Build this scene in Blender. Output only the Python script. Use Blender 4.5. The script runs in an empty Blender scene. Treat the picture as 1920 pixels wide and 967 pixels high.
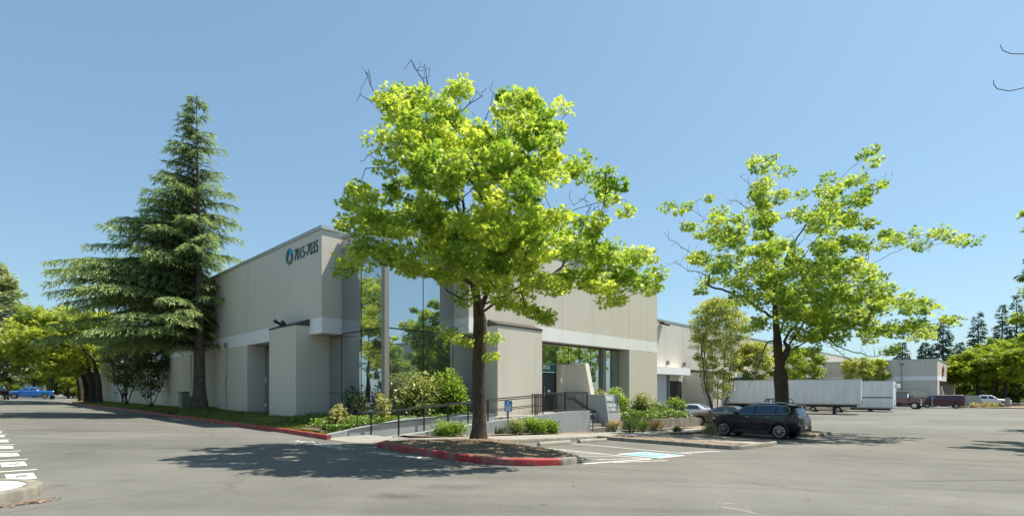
import bpy, bmesh, math, random
import numpy as np
from mathutils import Vector, Matrix

# ------------------------------------------------------------------ camera, sky, sun, exposure
S = bpy.context.scene
COL = S.collection
E = 2.3                                   # eye height above the parking stalls
F = 980.0                                 # focal length in pixels of a 1920 px wide frame
cam_d = bpy.data.cameras.new('camera'); cam = bpy.data.objects.new('camera', cam_d); COL.objects.link(cam)
cam.location = (0, 0, E); cam.rotation_euler = (math.radians(90), 0, 0)
cam_d.sensor_width = 36; cam_d.lens = 36*F/1920; cam_d.shift_y = (733-483.5)/1920
cam_d.clip_start = 0.1; cam_d.clip_end = 3000
S.camera = cam
SUN_DIR = Vector((1.0, 0.40, 2.12)).normalized()      # towards the sun
EL = math.asin(SUN_DIR.z); AZ = math.atan2(SUN_DIR.x, SUN_DIR.y)
world = bpy.data.worlds.new('World'); S.world = world; world.use_nodes = True
wn = world.node_tree; wn.nodes.clear()
sky = wn.nodes.new('ShaderNodeTexSky'); sky.sky_type = 'NISHITA'; sky.sun_disc = False
sky.sun_elevation = EL; sky.sun_rotation = AZ; sky.altitude = 0
sky.air_density = 1.0; sky.dust_density = 1.0; sky.ozone_density = 1.3
bg = wn.nodes.new('ShaderNodeBackground'); bg.inputs[1].default_value = 0.15
wo = wn.nodes.new('ShaderNodeOutputWorld')
gm = wn.nodes.new('ShaderNodeGamma'); gm.inputs[1].default_value = .62
tn = wn.nodes.new('ShaderNodeMix'); tn.data_type = 'RGBA'; tn.blend_type = 'MULTIPLY'; tn.inputs[0].default_value = 1; tn.inputs[7].default_value = (.80, 1.045, 1.16, 1)
wn.links.new(sky.outputs[0], gm.inputs[0]); wn.links.new(gm.outputs[0], tn.inputs[6]); wn.links.new(tn.outputs[2], bg.inputs[0]); wn.links.new(bg.outputs[0], wo.inputs[0])
sun_d = bpy.data.lights.new('sun', 'SUN'); sun_d.energy = 4.9; sun_d.angle = math.radians(0.53); sun_d.color = (1, .93, .80)
sun = bpy.data.objects.new('sun', sun_d); COL.objects.link(sun)
sun.rotation_euler = SUN_DIR.to_track_quat('Z', 'Y').to_euler()
S.view_settings.view_transform = 'Standard'; S.view_settings.look = 'None'; S.view_settings.gamma = 1
S.view_settings.use_curve_mapping = False; S.view_settings.exposure = 0.78
S.render.engine = 'CYCLES'; S.cycles.max_bounces = 7; S.cycles.transparent_max_bounces = 6
S.cycles.use_denoising = True; S.cycles.caustics_reflective = False; S.cycles.caustics_refractive = False

# ------------------------------------------------------------------ site frame: R along the sunny front, L along the shaded side
RD = (.694, .72); LD = (-.72, .694)
HT = [(-60, 1.2), (-20, 1.28), (0, 1.36), (8.2, 1.55), (12.6, 1.76), (18, 1.98), (27, 2.3), (40, 2.5), (65, 2.62), (120, 2.66), (200, 2.7)]
def hh(R, L):
    R = min(max(R, -60), 200)
    for (a, b), (c, d) in zip(HT, HT[1:]):
        if R <= c:
            v = b+(d-b)*(R-a)/(c-a); break
    return v-.0028*max(0, min(L, 160)-30)
def gz(R, L): return E-hh(R, L)
def xy(R, L): return (RD[0]*R+LD[0]*L, RD[1]*R+LD[1]*L)
def RL(x, y): return (x*RD[0]+y*RD[1], x*LD[0]+y*LD[1])
def gxy(x, y): return gz(*RL(x, y))
def P(R, L, z): return (RD[0]*R+LD[0]*L, RD[1]*R+LD[1]*L, z)
def G(px, py):                            # ground point seen at a photograph pixel -> (R, L)
    k = (py-733)/F; t = (px-960)/F; Z = 20.
    for _ in range(60):
        R, L = RL(t*Z, Z); Z = .5*Z+.5*hh(R, L)/k
    return R, L
def at(px, py, Y): return np.array([(px-960)/F*Y, Y, E+(733-py)/F*Y])
LANG = math.atan2(LD[1], LD[0]); RANG = math.atan2(RD[1], RD[0])

# ------------------------------------------------------------------ helpers
def tag(o, label=None, cat=None, group=None, kind=None):
    if label: o['label'] = label
    if cat: o['category'] = cat
    if group: o['group'] = group
    if kind: o['kind'] = kind
    return o
def empty(name, loc, rz=0, label=None, cat=None, group=None):
    o = bpy.data.objects.new(name, None); COL.objects.link(o)
    o.empty_display_size = .2
    o.location = loc; o.rotation_euler = (0, 0, rz); return tag(o, label, cat, group)
class MB:
    def __init__(s): s.v = []; s.f = []; s.m = []
    def add(s, vs, fs, m=0):
        n = len(s.v); s.v += [tuple(map(float, v)) for v in vs]
        for f in fs: s.f.append([n+i for i in f]); s.m.append(m)
        return s
    def box(s, x0, x1, y0, y1, z0, z1, m=0, T=None):
        vs = [(x, y, z) for z in (z0, z1) for x, y in ((x0, y0), (x1, y0), (x1, y1), (x0, y1))]
        if T: vs = [T(*v) for v in vs]
        return s.add(vs, [(3, 2, 1, 0), (4, 5, 6, 7), (0, 1, 5, 4), (1, 2, 6, 5), (2, 3, 7, 6), (3, 0, 4, 7)], m)
    def rl(s, R0, R1, L0, L1, z0, z1, m=0): return s.box(R0, R1, L0, L1, z0, z1, m, P)
    def prism(s, a, b, m=0):              # two matching outlines joined, capped
        n = len(a)
        return s.add(list(a)+list(b), [tuple(range(n))[::-1], tuple(range(n, 2*n))]+[(i, (i+1) % n, n+(i+1) % n, n+i) for i in range(n)], m)
    def tube(s, pts, r, n=8, m=0, cap=True):
        pts = [Vector(p) for p in pts]; rs = r if isinstance(r, (list, tuple)) else [r]*len(pts)
        base = len(s.v); up = None
        for i, p in enumerate(pts):
            d = (pts[min(i+1, len(pts)-1)]-pts[max(i-1, 0)]).normalized()
            if up is None: up = Vector((0, 0, 1)) if abs(d.z) < .9 else Vector((1, 0, 0))
            a = d.cross(up).normalized(); b = a.cross(d).normalized(); up = b
            for k in range(n):
                t = 2*math.pi*k/n; q = p+a*math.cos(t)*rs[i]+b*math.sin(t)*rs[i]; s.v.append(tuple(q))
        for i in range(len(pts)-1):
            for k in range(n):
                s.f.append([base+i*n+k, base+i*n+(k+1) % n, base+(i+1)*n+(k+1) % n, base+(i+1)*n+k]); s.m.append(m)
        if cap:
            s.f.append([base+k for k in range(n)]); s.m.append(m)
            s.f.append([base+(len(pts)-1)*n+k for k in range(n)][::-1]); s.m.append(m)
        return s
    def cyl(s, c, ax, r, h, n=16, m=0, r2=None):
        c = Vector(c); ax = Vector(ax).normalized()
        return s.tube([c-ax*h/2, c+ax*h/2], [r, r if r2 is None else r2], n, m)
    def ball(s, c, r, n=8, m=0):
        rx, ry, rz = r if isinstance(r, tuple) else (r, r, r); vs = []; fs = []
        for i in range(n+1):
            a = math.pi*i/n
            for k in range(n*2): b = math.pi*k/n; vs.append((c[0]+rx*math.sin(a)*math.cos(b), c[1]+ry*math.sin(a)*math.sin(b), c[2]+rz*math.cos(a)))
        w = n*2
        for i in range(n):
            for k in range(w): fs.append((i*w+k, (i+1)*w+k, (i+1)*w+(k+1) % w, i*w+(k+1) % w))
        return s.add(vs, fs, m)
    def build(s, name, mats, parent=None, smooth=False, world=True, bevel=0, fixn=True):
        me = bpy.data.meshes.new(name)
        off = Vector(parent.location) if (parent is not None and world) else Vector((0, 0, 0))
        if parent is not None and world and parent.parent is not None: off = Vector(parent.matrix_world.translation) if False else abs_loc(parent)
        me.from_pydata([tuple(Vector(v)-off) for v in s.v], [], s.f)
        for m in (mats if isinstance(mats, (list, tuple)) else [mats]): me.materials.append(m)
        me.polygons.foreach_set('material_index', s.m)
        if fixn:
            bm = bmesh.new(); bm.from_mesh(me); bmesh.ops.recalc_face_normals(bm, faces=bm.faces)
            if bevel:
                bmesh.ops.remove_doubles(bm, verts=bm.verts, dist=1e-5)
                es = [e for e in bm.edges if len(e.link_faces) == 2 and e.calc_face_angle(0) > .5]
                bmesh.ops.bevel(bm, geom=es, offset=bevel, segments=2, affect='EDGES', clamp_overlap=True)
            bm.to_mesh(me); bm.free()
        if smooth:
            me.polygons.foreach_set('use_smooth', [True]*len(me.polygons))
            try: me.set_sharp_from_angle(angle=math.radians(38))
            except Exception: pass
        me.update()
        o = bpy.data.objects.new(name, me); COL.objects.link(o)
        if parent is not None: o.parent = parent
        return o
def abs_loc(o):
    l = Vector(o.location)
    while o.parent is not None: o = o.parent; l = l+Vector(o.location)
    return l
def mesh_np(name, V, Fc, mat, parent=None, lv=None, world=True, smooth=False):
    V = np.asarray(V, dtype=np.float32)
    if parent is not None and world: V = V-np.array(abs_loc(parent), dtype=np.float32)
    Fc = np.asarray(Fc, dtype=np.int32); k = Fc.shape[1]
    me = bpy.data.meshes.new(name); me.vertices.add(len(V)); me.vertices.foreach_set('co', V.ravel())
    me.loops.add(Fc.size); me.loops.foreach_set('vertex_index', Fc.ravel())
    me.polygons.add(len(Fc)); me.polygons.foreach_set('loop_start', np.arange(0, Fc.size, k, dtype=np.int32))
    me.polygons.foreach_set('loop_total', np.full(len(Fc), k, dtype=np.int32))
    if smooth: me.polygons.foreach_set('use_smooth', np.ones(len(Fc), dtype=bool))
    me.update(calc_edges=True)
    if lv is not None:
        a = me.attributes.new('lv', 'FLOAT', 'POINT'); a.data.foreach_set('value', np.asarray(lv, dtype=np.float32))
    me.materials.append(mat); o = bpy.data.objects.new(name, me); COL.objects.link(o)
    if parent is not None: o.parent = parent
    return o
def copy_tree(o, parent=None):
    c = o.copy(); COL.objects.link(c); c.parent = parent
    for ch in list(o.children): copy_tree(ch, c)
    return c

# ------------------------------------------------------------------ materials
class N:
    def __init__(s, name):
        s.mat = bpy.data.materials.new(name); s.mat.use_nodes = True; s.t = s.mat.node_tree
        s.b = s.t.nodes['Principled BSDF']; s.out = s.t.nodes['Material Output']
    def n(s, typ, **k):
        x = s.t.nodes.new('ShaderNode'+typ)
        for a, v in k.items(): setattr(x, a, v)
        return x
    def l(s, a, b): s.t.links.new(a, b)
    def inp(s, sock, v):
        if hasattr(v, 'node'): s.l(v, sock)
        else: sock.default_value = v
    def coord(s, scale=(1, 1, 1), kind='pos'):
        o = s.n('NewGeometry').outputs['Position'] if kind == 'pos' else s.n('TexCoord').outputs['Object']
        m = s.n('Mapping'); s.l(o, m.inputs[0]); m.inputs['Scale'].default_value = scale; return m.outputs[0]
    def noise(s, co, scale, detail=4, rough=.6):
        x = s.n('TexNoise'); s.l(co, x.inputs['Vector']); x.inputs['Scale'].default_value = scale
        x.inputs['Detail'].default_value = detail; x.inputs['Roughness'].default_value = rough; return x.outputs[0]
    def ramp(s, f, stops):
        r = s.n('ValToRGB'); s.l(f, r.inputs[0]); e = r.color_ramp.elements
        while len(e) < len(stops): e.new(.5)
        for q, (p, c) in zip(e, stops): q.position = p; q.color = (c, c, c, 1) if not isinstance(c, tuple) else (*c, 1)
        return r.outputs[0]
    def math(s, op, a, b=0, c=0):
        x = s.n('Math', operation=op); s.inp(x.inputs[0], a); s.inp(x.inputs[1], b)
        s.inp(x.inputs[2], c); return x.outputs[0]
    def mix(s, f, a, b, typ='MIX'):
        x = s.n('Mix', data_type='RGBA', blend_type=typ); s.inp(x.inputs[0], f)
        s.inp(x.inputs[6], a if hasattr(a, 'node') else (*a, 1)); s.inp(x.inputs[7], b if hasattr(b, 'node') else (*b, 1)); return x.outputs[2]
    def bump(s, hgt, st=.3, dist=.02):
        x = s.n('Bump'); s.l(hgt, x.inputs['Height']); x.inputs['Strength'].default_value = st; x.inputs['Distance'].default_value = dist
        s.l(x.outputs[0], s.b.inputs['Normal'])
def setb(n, col=None, rough=None, metal=None, spec=None, coat=None):
    if col is not None: n.inp(n.b.inputs['Base Color'], col if hasattr(col, 'node') else (*col, 1))
    if rough is not None: n.inp(n.b.inputs['Roughness'], rough)
    if metal is not None: n.b.inputs['Metallic'].default_value = metal
    if spec is not None: n.b.inputs['Specular IOR Level'].default_value = spec
    if coat is not None: n.b.inputs['Coat Weight'].default_value = coat
def simple(name, col, rough=.6, metal=0, amt=.12, sc=6, bump=0, coat=0, spec=.5, obj=True):
    n = N(name); co = n.coord(kind='obj' if obj else 'pos'); f = n.noise(co, sc)
    k = n.ramp(f, [(.3, 1-amt), (.7, 1+amt*.6 if amt < .5 else 1)])
    c = n.mix(1, col, k, 'MULTIPLY'); setb(n, c, rough, metal, spec, coat)
    if bump: n.bump(n.noise(co, sc*6), bump, .01)
    return n.mat
def paint_wall(name, col, ribs=True, st=.065):
    n = N(name); co = n.coord()
    dot = n.n('VectorMath', operation='DOT_PRODUCT'); n.l(co, dot.inputs[0]); dot.inputs[1].default_value = (RD[0]+LD[0], RD[1]+LD[1], 0)
    u = dot.outputs['Value']
    streak = n.noise(n.coord((2.2, 2.2, .12)), 1.3, 5, .62)
    big = n.noise(n.coord((.25, .25, .25)), 1.0, 3)
    ed = n.n('SeparateXYZ'); n.l(co, ed.inputs[0])
    # faint tilt-up form panels, each a shade of its own
    pan = n.math('FLOOR', n.math('DIVIDE', u, 1.83)); wn_ = n.n('TexWhiteNoise', noise_dimensions='1D'); n.l(pan, wn_.inputs['W'])
    c = n.mix(1, col, n.ramp(streak, [(.25, 1-st*1.1), (.5, 1.0), (.8, 1+st*.4)]), 'MULTIPLY')
    c = n.mix(1, c, n.ramp(big, [(.3, 1-st*.6), (.7, 1.0)]), 'MULTIPLY')
    c = n.mix(1, c, n.ramp(wn_.outputs[0], [(0, 1-st*.35), (1, 1.0)]), 'MULTIPLY')
    fr = n.math('FRACT', n.math('DIVIDE', u, 1.83)); ln = n.math('LESS_THAN', n.math('ABSOLUTE', n.math('SUBTRACT', fr, .5)), .008)
    c = n.mix(n.math('MULTIPLY', ln, .08), c, (col[0]*.5, col[1]*.5, col[2]*.5))
    # drip streaks running down the wall, and splash dirt at its foot
    dr = n.noise(n.coord((5.5, 5.5, .05)), 1.0, 3, .5); c = n.mix(n.math('MULTIPLY', n.ramp(dr, [(.6, 0), (.78, 1)]), .16), c, (col[0]*.55, col[1]*.52, col[2]*.47))
    mr = n.n('MapRange'); n.l(ed.outputs[2], mr.inputs[0]); mr.inputs[1].default_value = 1.0; mr.inputs[2].default_value = 1.75; mr.inputs[3].default_value = 1; mr.inputs[4].default_value = 0
    dirt = n.math('MULTIPLY', n.math('MULTIPLY', mr.outputs[0], n.ramp(n.noise(n.coord((3, 3, 3)), 1.2, 5, .7), [(.35, 0), (.7, 1)])), .5)
    c = n.mix(dirt, c, (.2, .17, .13))
    setb(n, c, .82, 0, .3)
    rib = n.math('SINE', n.math('MULTIPLY', u, 2*math.pi/.305)) if ribs else None
    h = n.noise(n.coord((9, 9, 9)), 3, 5)
    if ribs: h = n.math('ADD', h, n.math('MULTIPLY', n.math('GREATER_THAN', rib, .93), -.5))
    n.bump(h, .22, .01); return n.mat

M = {}
M['wall'] = paint_wall('beige_painted_concrete', (.67, .625, .54))
M['band'] = paint_wall('white_painted_concrete', (.87, .875, .86), False, .07)
M['wall_far'] = paint_wall('beige_painted_concrete_far', (.66, .615, .53), True, .12)
M['coping'] = simple('grey_green_flashing', (.42, .47, .44), .4, .3, .1, 3)
M['darkcap'] = simple('dark_bronze_flashing', (.075, .062, .055), .35, .3, .25, 2.5)
M['mull'] = simple('bronze_mullion', (.035, .032, .03), .4, .5, .1)
M['post'] = simple('grey_steel_post', (.3, .29, .27), .45, .2, .1)
M['roof'] = simple('grey_roofing', (.28, .28, .27), .9)
M['dark'] = simple('dark_void', (.012, .012, .013), .6)
M['black'] = simple('black_rubber', (.014, .014, .015), .75, 0, .2, 8)
M['plastic'] = simple('black_plastic', (.02, .02, .022), .5, 0, .1)
M['rail'] = simple('black_painted_steel', (.05, .05, .055), .25, .5, .2, 20)
M['galv'] = simple('galvanised_steel', (.42, .44, .44), .45, .7, .15, 12)
M['white'] = simple('white_enamel', (.78, .79, .8), .35, 0, .08, 3)
M['teal'] = simple('teal_panel', (.02, .13, .14), .4, 0, .1)
M['tealdark'] = simple('teal_letter_paint', (.02, .10, .12), .45)
M['cyan'] = simple('cyan_paint', (.02, .35, .62), .45)
M['green'] = simple('green_paint', (.16, .3, .12), .45)
M['lettering'] = simple('white_lettering', (.82, .83, .84), .5)
M['blue_sign'] = simple('blue_sign_paint', (.03, .2, .5), .4)
M['red'] = simple('red_gloss', (.45, .02, .02), .3)
M['redlens'] = simple('red_lens', (.5, .012, .015), .12, 0, .05, coat=.5)
M['clearlens'] = simple('clear_lens', (.75, .76, .78), .08, .4, .05, coat=.5)
M['alloy'] = simple('alloy_wheel', (.62, .63, .65), .25, .85, .05)
M['chrome'] = simple('chrome', (.75, .76, .78), .12, 1, .03)
M['skin'] = simple('skin', (.4, .22, .15), .55)
M['hair'] = simple('dark_hair', (.02, .014, .01), .6)
M['shirt'] = simple('white_shirt', (.6, .64, .72), .8)
M['trouser'] = simple('dark_trousers', (.02, .022, .04), .8)
M['tan'] = simple('tan_awning_fabric', (.6, .54, .42), .8, 0, .12, 2)
M['door'] = simple('pale_blue_grey_door', (.5, .55, .6), .5, 0, .08)
M['util'] = simple('grey_utility_box', (.22, .23, .22), .6, 0, .15)
M['utiltan'] = simple('tan_utility_box', (.5, .44, .32), .6, 0, .15)
def car_paint(name, col, metal=.35, rough=.28):
    n = N(name); co = n.coord(kind='obj'); setb(n, n.mix(1, col, n.ramp(n.noise(co, 2.5), [(.3, .92), (.7, 1)]), 'MULTIPLY'), n.ramp(n.noise(co, 14, 4), [(.35, rough), (.8, rough+.12)]), metal, .5, 1.0)
    n.b.inputs['Coat Roughness'].default_value = .04; n.b.inputs['Coat Weight'].default_value = .35 if col[0] < .01 else 1; return n.mat
def glass(name, col, metal=.0, rough=.02, wav=0):
    n = N(name); setb(n, col, rough, metal, 1.0)
    if wav:
        a = n.noise(n.coord((1, 1, .6)), .9, 2); n.bump(a, wav, .05)
    return n.mat
M['mirror'] = glass('reflective_bronze_glass', (.50, .555, .585), .93, .012, .05)
M['carglass'] = glass('dark_car_glass', (.05, .085, .12), .55, .03)
def concrete(name, col, st=.2, sc=1.5):
    n = N(name); a = n.noise(n.coord(), sc, 7, .65); b = n.noise(n.coord(), sc*14, 4, .7); d = n.noise(n.coord((1, 1, .15)), sc*2.2, 4)
    c = n.mix(1, col, n.ramp(a, [(.3, 1-st), (.7, 1.05)]), 'MULTIPLY'); c = n.mix(1, c, n.ramp(b, [(.3, 1-st*.7), (.65, 1.05)]), 'MULTIPLY')
    c = n.mix(1, c, n.ramp(d, [(.35, 1-st*.8), (.6, 1.)]), 'MULTIPLY')
    setb(n, c, .88, 0, .25); n.bump(b, .35, .01); return n.mat
M['conc'] = concrete('pale_concrete', (.36, .35, .315))
M['concgrey'] = concrete('blue_grey_painted_concrete', (.36, .39, .40), .12)
M['planterc'] = concrete('weathered_concrete', (.38, .36, .31), .45)
M['walk'] = concrete('sidewalk_concrete', (.33, .315, .28), .2)
M['curbc'] = concrete('curb_concrete', (.33, .31, .26), .35, 3)
M['stopc'] = concrete('wheel_stop_concrete', (.46, .44, .37), .25, 5)
def redcurb():
    n = N('worn_red_curb_paint'); a = n.noise(n.coord(), 2.2, 7, .7)
    c = n.mix(n.ramp(a, [(.47, 0), (.62, .85)]), (.40, .03, .03), (.30, .17, .15)); c = n.mix(1, c, n.ramp(n.noise(n.coord(), 30, 3), [(.3, .7), (.7, 1)]), 'MULTIPLY')
    setb(n, c, .6, 0, .4); n.bump(n.noise(n.coord(), 25), .4, .01); return n.mat
M['redcurb'] = redcurb()
def asphalt():
    n = N('weathered_asphalt'); co = n.coord()
    big = n.noise(co, .11, 5, .6); mid = n.noise(co, .8, 6, .65); fine = n.noise(co, 38, 3, .75); grit = n.noise(co, 130, 2, .7)
    c = n.mix(n.ramp(big, [(.35, 0), (.65, 1)]), (.134, .131, .117), (.188, .184, .164))
    c = n.mix(1, c, n.ramp(mid, [(.3, .84), (.7, 1.06)]), 'MULTIPLY')
    c = n.mix(1, c, n.ramp(fine, [(.28, .74), (.5, 1), (.75, 1.2)]), 'MULTIPLY')
    c = n.mix(1, c, n.ramp(grit, [(.3, .78), (.7, 1.15)]), 'MULTIPLY')
    # drive direction streaks (tyre polish) along L
    m = n.n('Mapping'); n.l(n.n('NewGeometry').outputs['Position'], m.inputs[0]); m.inputs['Rotation'].default_value = (0, 0, -LANG); m.inputs['Scale'].default_value = (.05, 1.1, 1)
    c = n.mix(1, c, n.ramp(n.noise(m.outputs[0], 1.0, 5, .6), [(.3, .86), (.62, 1.05)]), 'MULTIPLY')
    m2 = n.n('Mapping'); n.l(n.n('NewGeometry').outputs['Position'], m2.inputs[0]); m2.inputs['Rotation'].default_value = (0, 0, .15); m2.inputs['Scale'].default_value = (.06, .9, 1)
    c = n.mix(1, c, n.ramp(n.noise(m2.outputs[0], 1.0, 4, .6), [(.30, .80), (.48, 1.0)]), 'MULTIPLY')
    # cracks
    v = n.n('TexVoronoi', feature='DISTANCE_TO_EDGE'); wv = n.n('VectorMath', operation='ADD'); nz = n.n('TexNoise'); nz.inputs['Scale'].default_value = .9; nz.inputs['Detail'].default_value = 5
    n.l(co, nz.inputs['Vector']); n.l(co, wv.inputs[0]); n.l(nz.outputs['Color'], wv.inputs[1]); n.l(wv.outputs[0], v.inputs['Vector']); v.inputs['Scale'].default_value = .17
    cr = n.math('MULTIPLY', n.ramp(v.outputs['Distance'], [(0, 1), (.004, .6), (.008, 0)]), n.ramp(n.noise(co, .13, 3), [(.5, 0), (.6, .7)]))
    c = n.mix(cr, c, (.07, .065, .06))
    # a dark worn patch and small oil spots with shapes of their own
    def spot(R, L, rr, rl, amt, c, thr=.35):
        x, y = xy(R, L); mp = n.n('Mapping', vector_type='TEXTURE'); n.l(n.n('NewGeometry').outputs['Position'], mp.inputs[0])
        mp.inputs['Location'].default_value = (x, y, gz(R, L)); mp.inputs['Scale'].default_value = (rr, rl, 9); mp.inputs['Rotation'].default_value = (0, 0, .05)
        ln = n.n('VectorMath', operation='LENGTH'); n.l(mp.outputs[0], ln.inputs[0])
        q = n.math('ADD', ln.outputs['Value'], n.math('MULTIPLY', n.noise(co, 2.6, 5, .7), .9))
        return n.mix(n.math('MULTIPLY', n.ramp(q, [(.55, 1), (1.35, 0)]), amt), c, (.085, .08, .075))
    c = spot(*G(745, 930), .9, .5, .95, c); c = spot(*G(850, 912), 1.3, .62, .6, c)
    for (a, b, r1, r2, am) in ((330, 868, .5, .2, .5), (170, 828, 1.2, .2, .35), (110, 910, .35, .35, .6), (1500, 905, 1.0, .35, .3), (1180, 905, .6, .2, .25), (560, 900, .8, .3, .25), (1330, 880, .9, .2, .25)):
        c = spot(*G(a, b), r1, r2, am, c)
    dk = n.n('TexVoronoi'); n.l(co, dk.inputs['Vector']); dk.inputs['Scale'].default_value = .55
    c = n.mix(n.math('MULTIPLY', n.ramp(dk.outputs['Distance'], [(.0, 1), (.045, 0)]), .8), c, (.05, .045, .04))
    setb(n, c, .85, 0, .3); n.bump(n.math('ADD', fine, grit), .5, .012); return n.mat
M['asphalt'] = asphalt()
def worn_paint(name, col, under=(.2, .19, .165), thr=.5):
    n = N(name); a = n.noise(n.coord(), 9, 6, .75)
    c = n.mix(n.ramp(a, [(thr, 0), (thr+.16, .85)]), col, under); setb(n, c, .75, 0, .3); n.bump(n.noise(n.coord(), 40), .4, .01); return n.mat
M['line'] = worn_paint('worn_white_line_paint', (.68, .67, .63), thr=.58)
M['line_worn'] = worn_paint('very_worn_white_line_paint', (.6, .59, .56), thr=.48)
M['line_blue'] = worn_paint('worn_blue_ground_paint', (.17, .37, .53), thr=.5)
M['islwhite'] = concrete('bright_white_concrete', (.68, .68, .65), .08)
def bark(name, c0, c1, sc=9):
    n = N(name); a = n.noise(n.coord((3, 3, .6)), sc, 6, .7); b = n.noise(n.coord((1, 1, 1)), 2.0, 4)
    c = n.mix(n.ramp(a, [(.35, 0), (.65, 1)]), c0, c1); c = n.mix(1, c, n.ramp(b, [(.3, .7), (.7, 1.05)]), 'MULTIPLY')
    setb(n, c, .92, 0, .15); n.bump(a, .9, .04); return n.mat
M['bark'] = bark('dark_oak_bark', (.045, .038, .030), (.15, .125, .095))
M['barkgrey'] = bark('grey_bark', (.06, .052, .043), (.2, .175, .14))
M['barkdark'] = bark('dark_stem_bark', (.028, .024, .02), (.09, .075, .06))
def leafm(name, c0, c1, tr=.45, rough=.42, spec=.4, tcol=None):
    n = N(name); at_ = n.n('Attribute', attribute_name='lv'); f = at_.outputs['Fac']
    c = n.mix(f, c0, c1); setb(n, c, rough, 0, spec)
    t = n.n('BsdfTranslucent'); tc = n.mix(1, c, tcol or (1.3, 1.22, .75), 'MULTIPLY'); n.l(tc, t.inputs[0])
    m = n.n('MixShader'); m.inputs[0].default_value = tr; n.l(n.b.outputs[0], m.inputs[1]); n.l(t.outputs[0], m.inputs[2]); n.l(m.outputs[0], n.out.inputs[0])
    return n.mat
M['leaf_oak'] = leafm('young_oak_leaf', (.14, .28, .03), (.58, .68, .13), .58)
M['leaf_oak2'] = leafm('mid_oak_leaf', (.13, .26, .03), (.50, .60, .11), .56)
M['leaf_horn'] = leafm('pale_hornbeam_leaf', (.22, .29, .06), (.52, .55, .16), .5)
M['leaf_row'] = leafm('row_tree_leaf', (.20, .30, .05), (.58, .64, .14), .6)
M['leaf_dkrow'] = leafm('dark_tree_leaf', (.05, .09, .02), (.13, .18, .03), .4)  # dark green leaf of the small multi-stem trees
M['leaf_poplar'] = leafm('silvery_leaf', (.14, .21, .07), (.52, .58, .30), .3, .35)
M['leaf_bright'] = leafm('bright_maple_leaf', (.13, .24, .02), (.36, .44, .04), .5)
M['leaf_far'] = leafm('far_tree_leaf', (.09, .16, .035), (.30, .38, .09), .45)
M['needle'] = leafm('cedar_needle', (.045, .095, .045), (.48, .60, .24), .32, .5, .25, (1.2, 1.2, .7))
M['needle_far'] = leafm('dark_fir_needle', (.05, .095, .065), (.19, .26, .16), .25, .5, .2, (1, 1.1, .8))
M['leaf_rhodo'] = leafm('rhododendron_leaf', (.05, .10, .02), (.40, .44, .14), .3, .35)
M['leaf_cream'] = leafm('cream_tipped_leaf', (.14, .22, .05), (.62, .54, .24), .35)
M['leaf_orange'] = leafm('orange_tipped_leaf', (.16, .22, .04), (.60, .36, .12), .35)
M['leaf_hedge'] = leafm('hedge_leaf', (.10, .19, .018), (.30, .42, .05), .4)
M['leaf_dark'] = leafm('dark_shrub_leaf', (.03, .065, .015), (.12, .19, .035), .3)
M['leaf_cover'] = leafm('ground_cover_leaf', (.05, .12, .015), (.22, .34, .05), .35)
M['leaf_silver'] = leafm('silver_tuft_leaf', (.12, .15, .07), (.30, .33, .20), .3)
M['grassblade'] = leafm('grass_blade', (.045, .085, .012), (.24, .27, .05), .35)
M['needle2'] = M['needle']
def turf():
    n = N('lawn_turf'); co = n.coord(); a = n.noise(co, .55, 5, .65); b = n.noise(co, 22, 3)
    c = n.mix(n.ramp(a, [(.42, 0), (.62, 1)]), (.075, .12, .022), (.26, .22, .10)); c = n.mix(1, c, n.ramp(b, [(.3, .6), (.7, 1.15)]), 'MULTIPLY')
    setb(n, c, .95, 0, .1); n.bump(b, .8, .03); return n.mat
M['turf'] = turf()
def mulch(name='bark_mulch', c0=(.12, .085, .06), c1=(.3, .235, .175)):
    n = N(name); co = n.coord(); b = n.noise(co, 26, 4, .8); a = n.noise(co, 1.2, 4)
    c = n.mix(n.ramp(b, [(.35, 0), (.65, 1)]), c0, c1); c = n.mix(1, c, n.ramp(a, [(.3, .75), (.7, 1.1)]), 'MULTIPLY'); setb(n, c, .95, 0, .1); n.bump(b, 1, .04); return n.mat
M['mulch'] = mulch(); M['drymulch'] = mulch('dry_bark_dust', (.2, .155, .11), (.4, .325, .25))
M['drygrass'] = mulch('dry_roadside_grass', (.2, .19, .07), (.36, .33, .16))
def trailerp(name, col):
    n = N(name); co = n.coord(kind='obj'); sx = n.n('SeparateXYZ'); n.l(co, sx.inputs[0])
    fr = n.math('FRACT', n.math('DIVIDE', sx.outputs[0], 1.22)); ln = n.math('LESS_THAN', fr, .02)
    st = n.noise(n.coord((1.5, 1.5, .15), 'obj'), 2, 5, .65)
    c = n.mix(1, col, n.ramp(st, [(.3, .84), (.65, 1.02)]), 'MULTIPLY'); c = n.mix(n.math('MULTIPLY', ln, .35), c, (.3, .32, .34))
    setb(n, c, .42, .05, .5); n.bump(ln, .3, .01); return n.mat
M['trailer'] = trailerp('white_trailer_skin', (.84, .85, .84))

random.seed(7); rng = np.random.default_rng(7)

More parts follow.
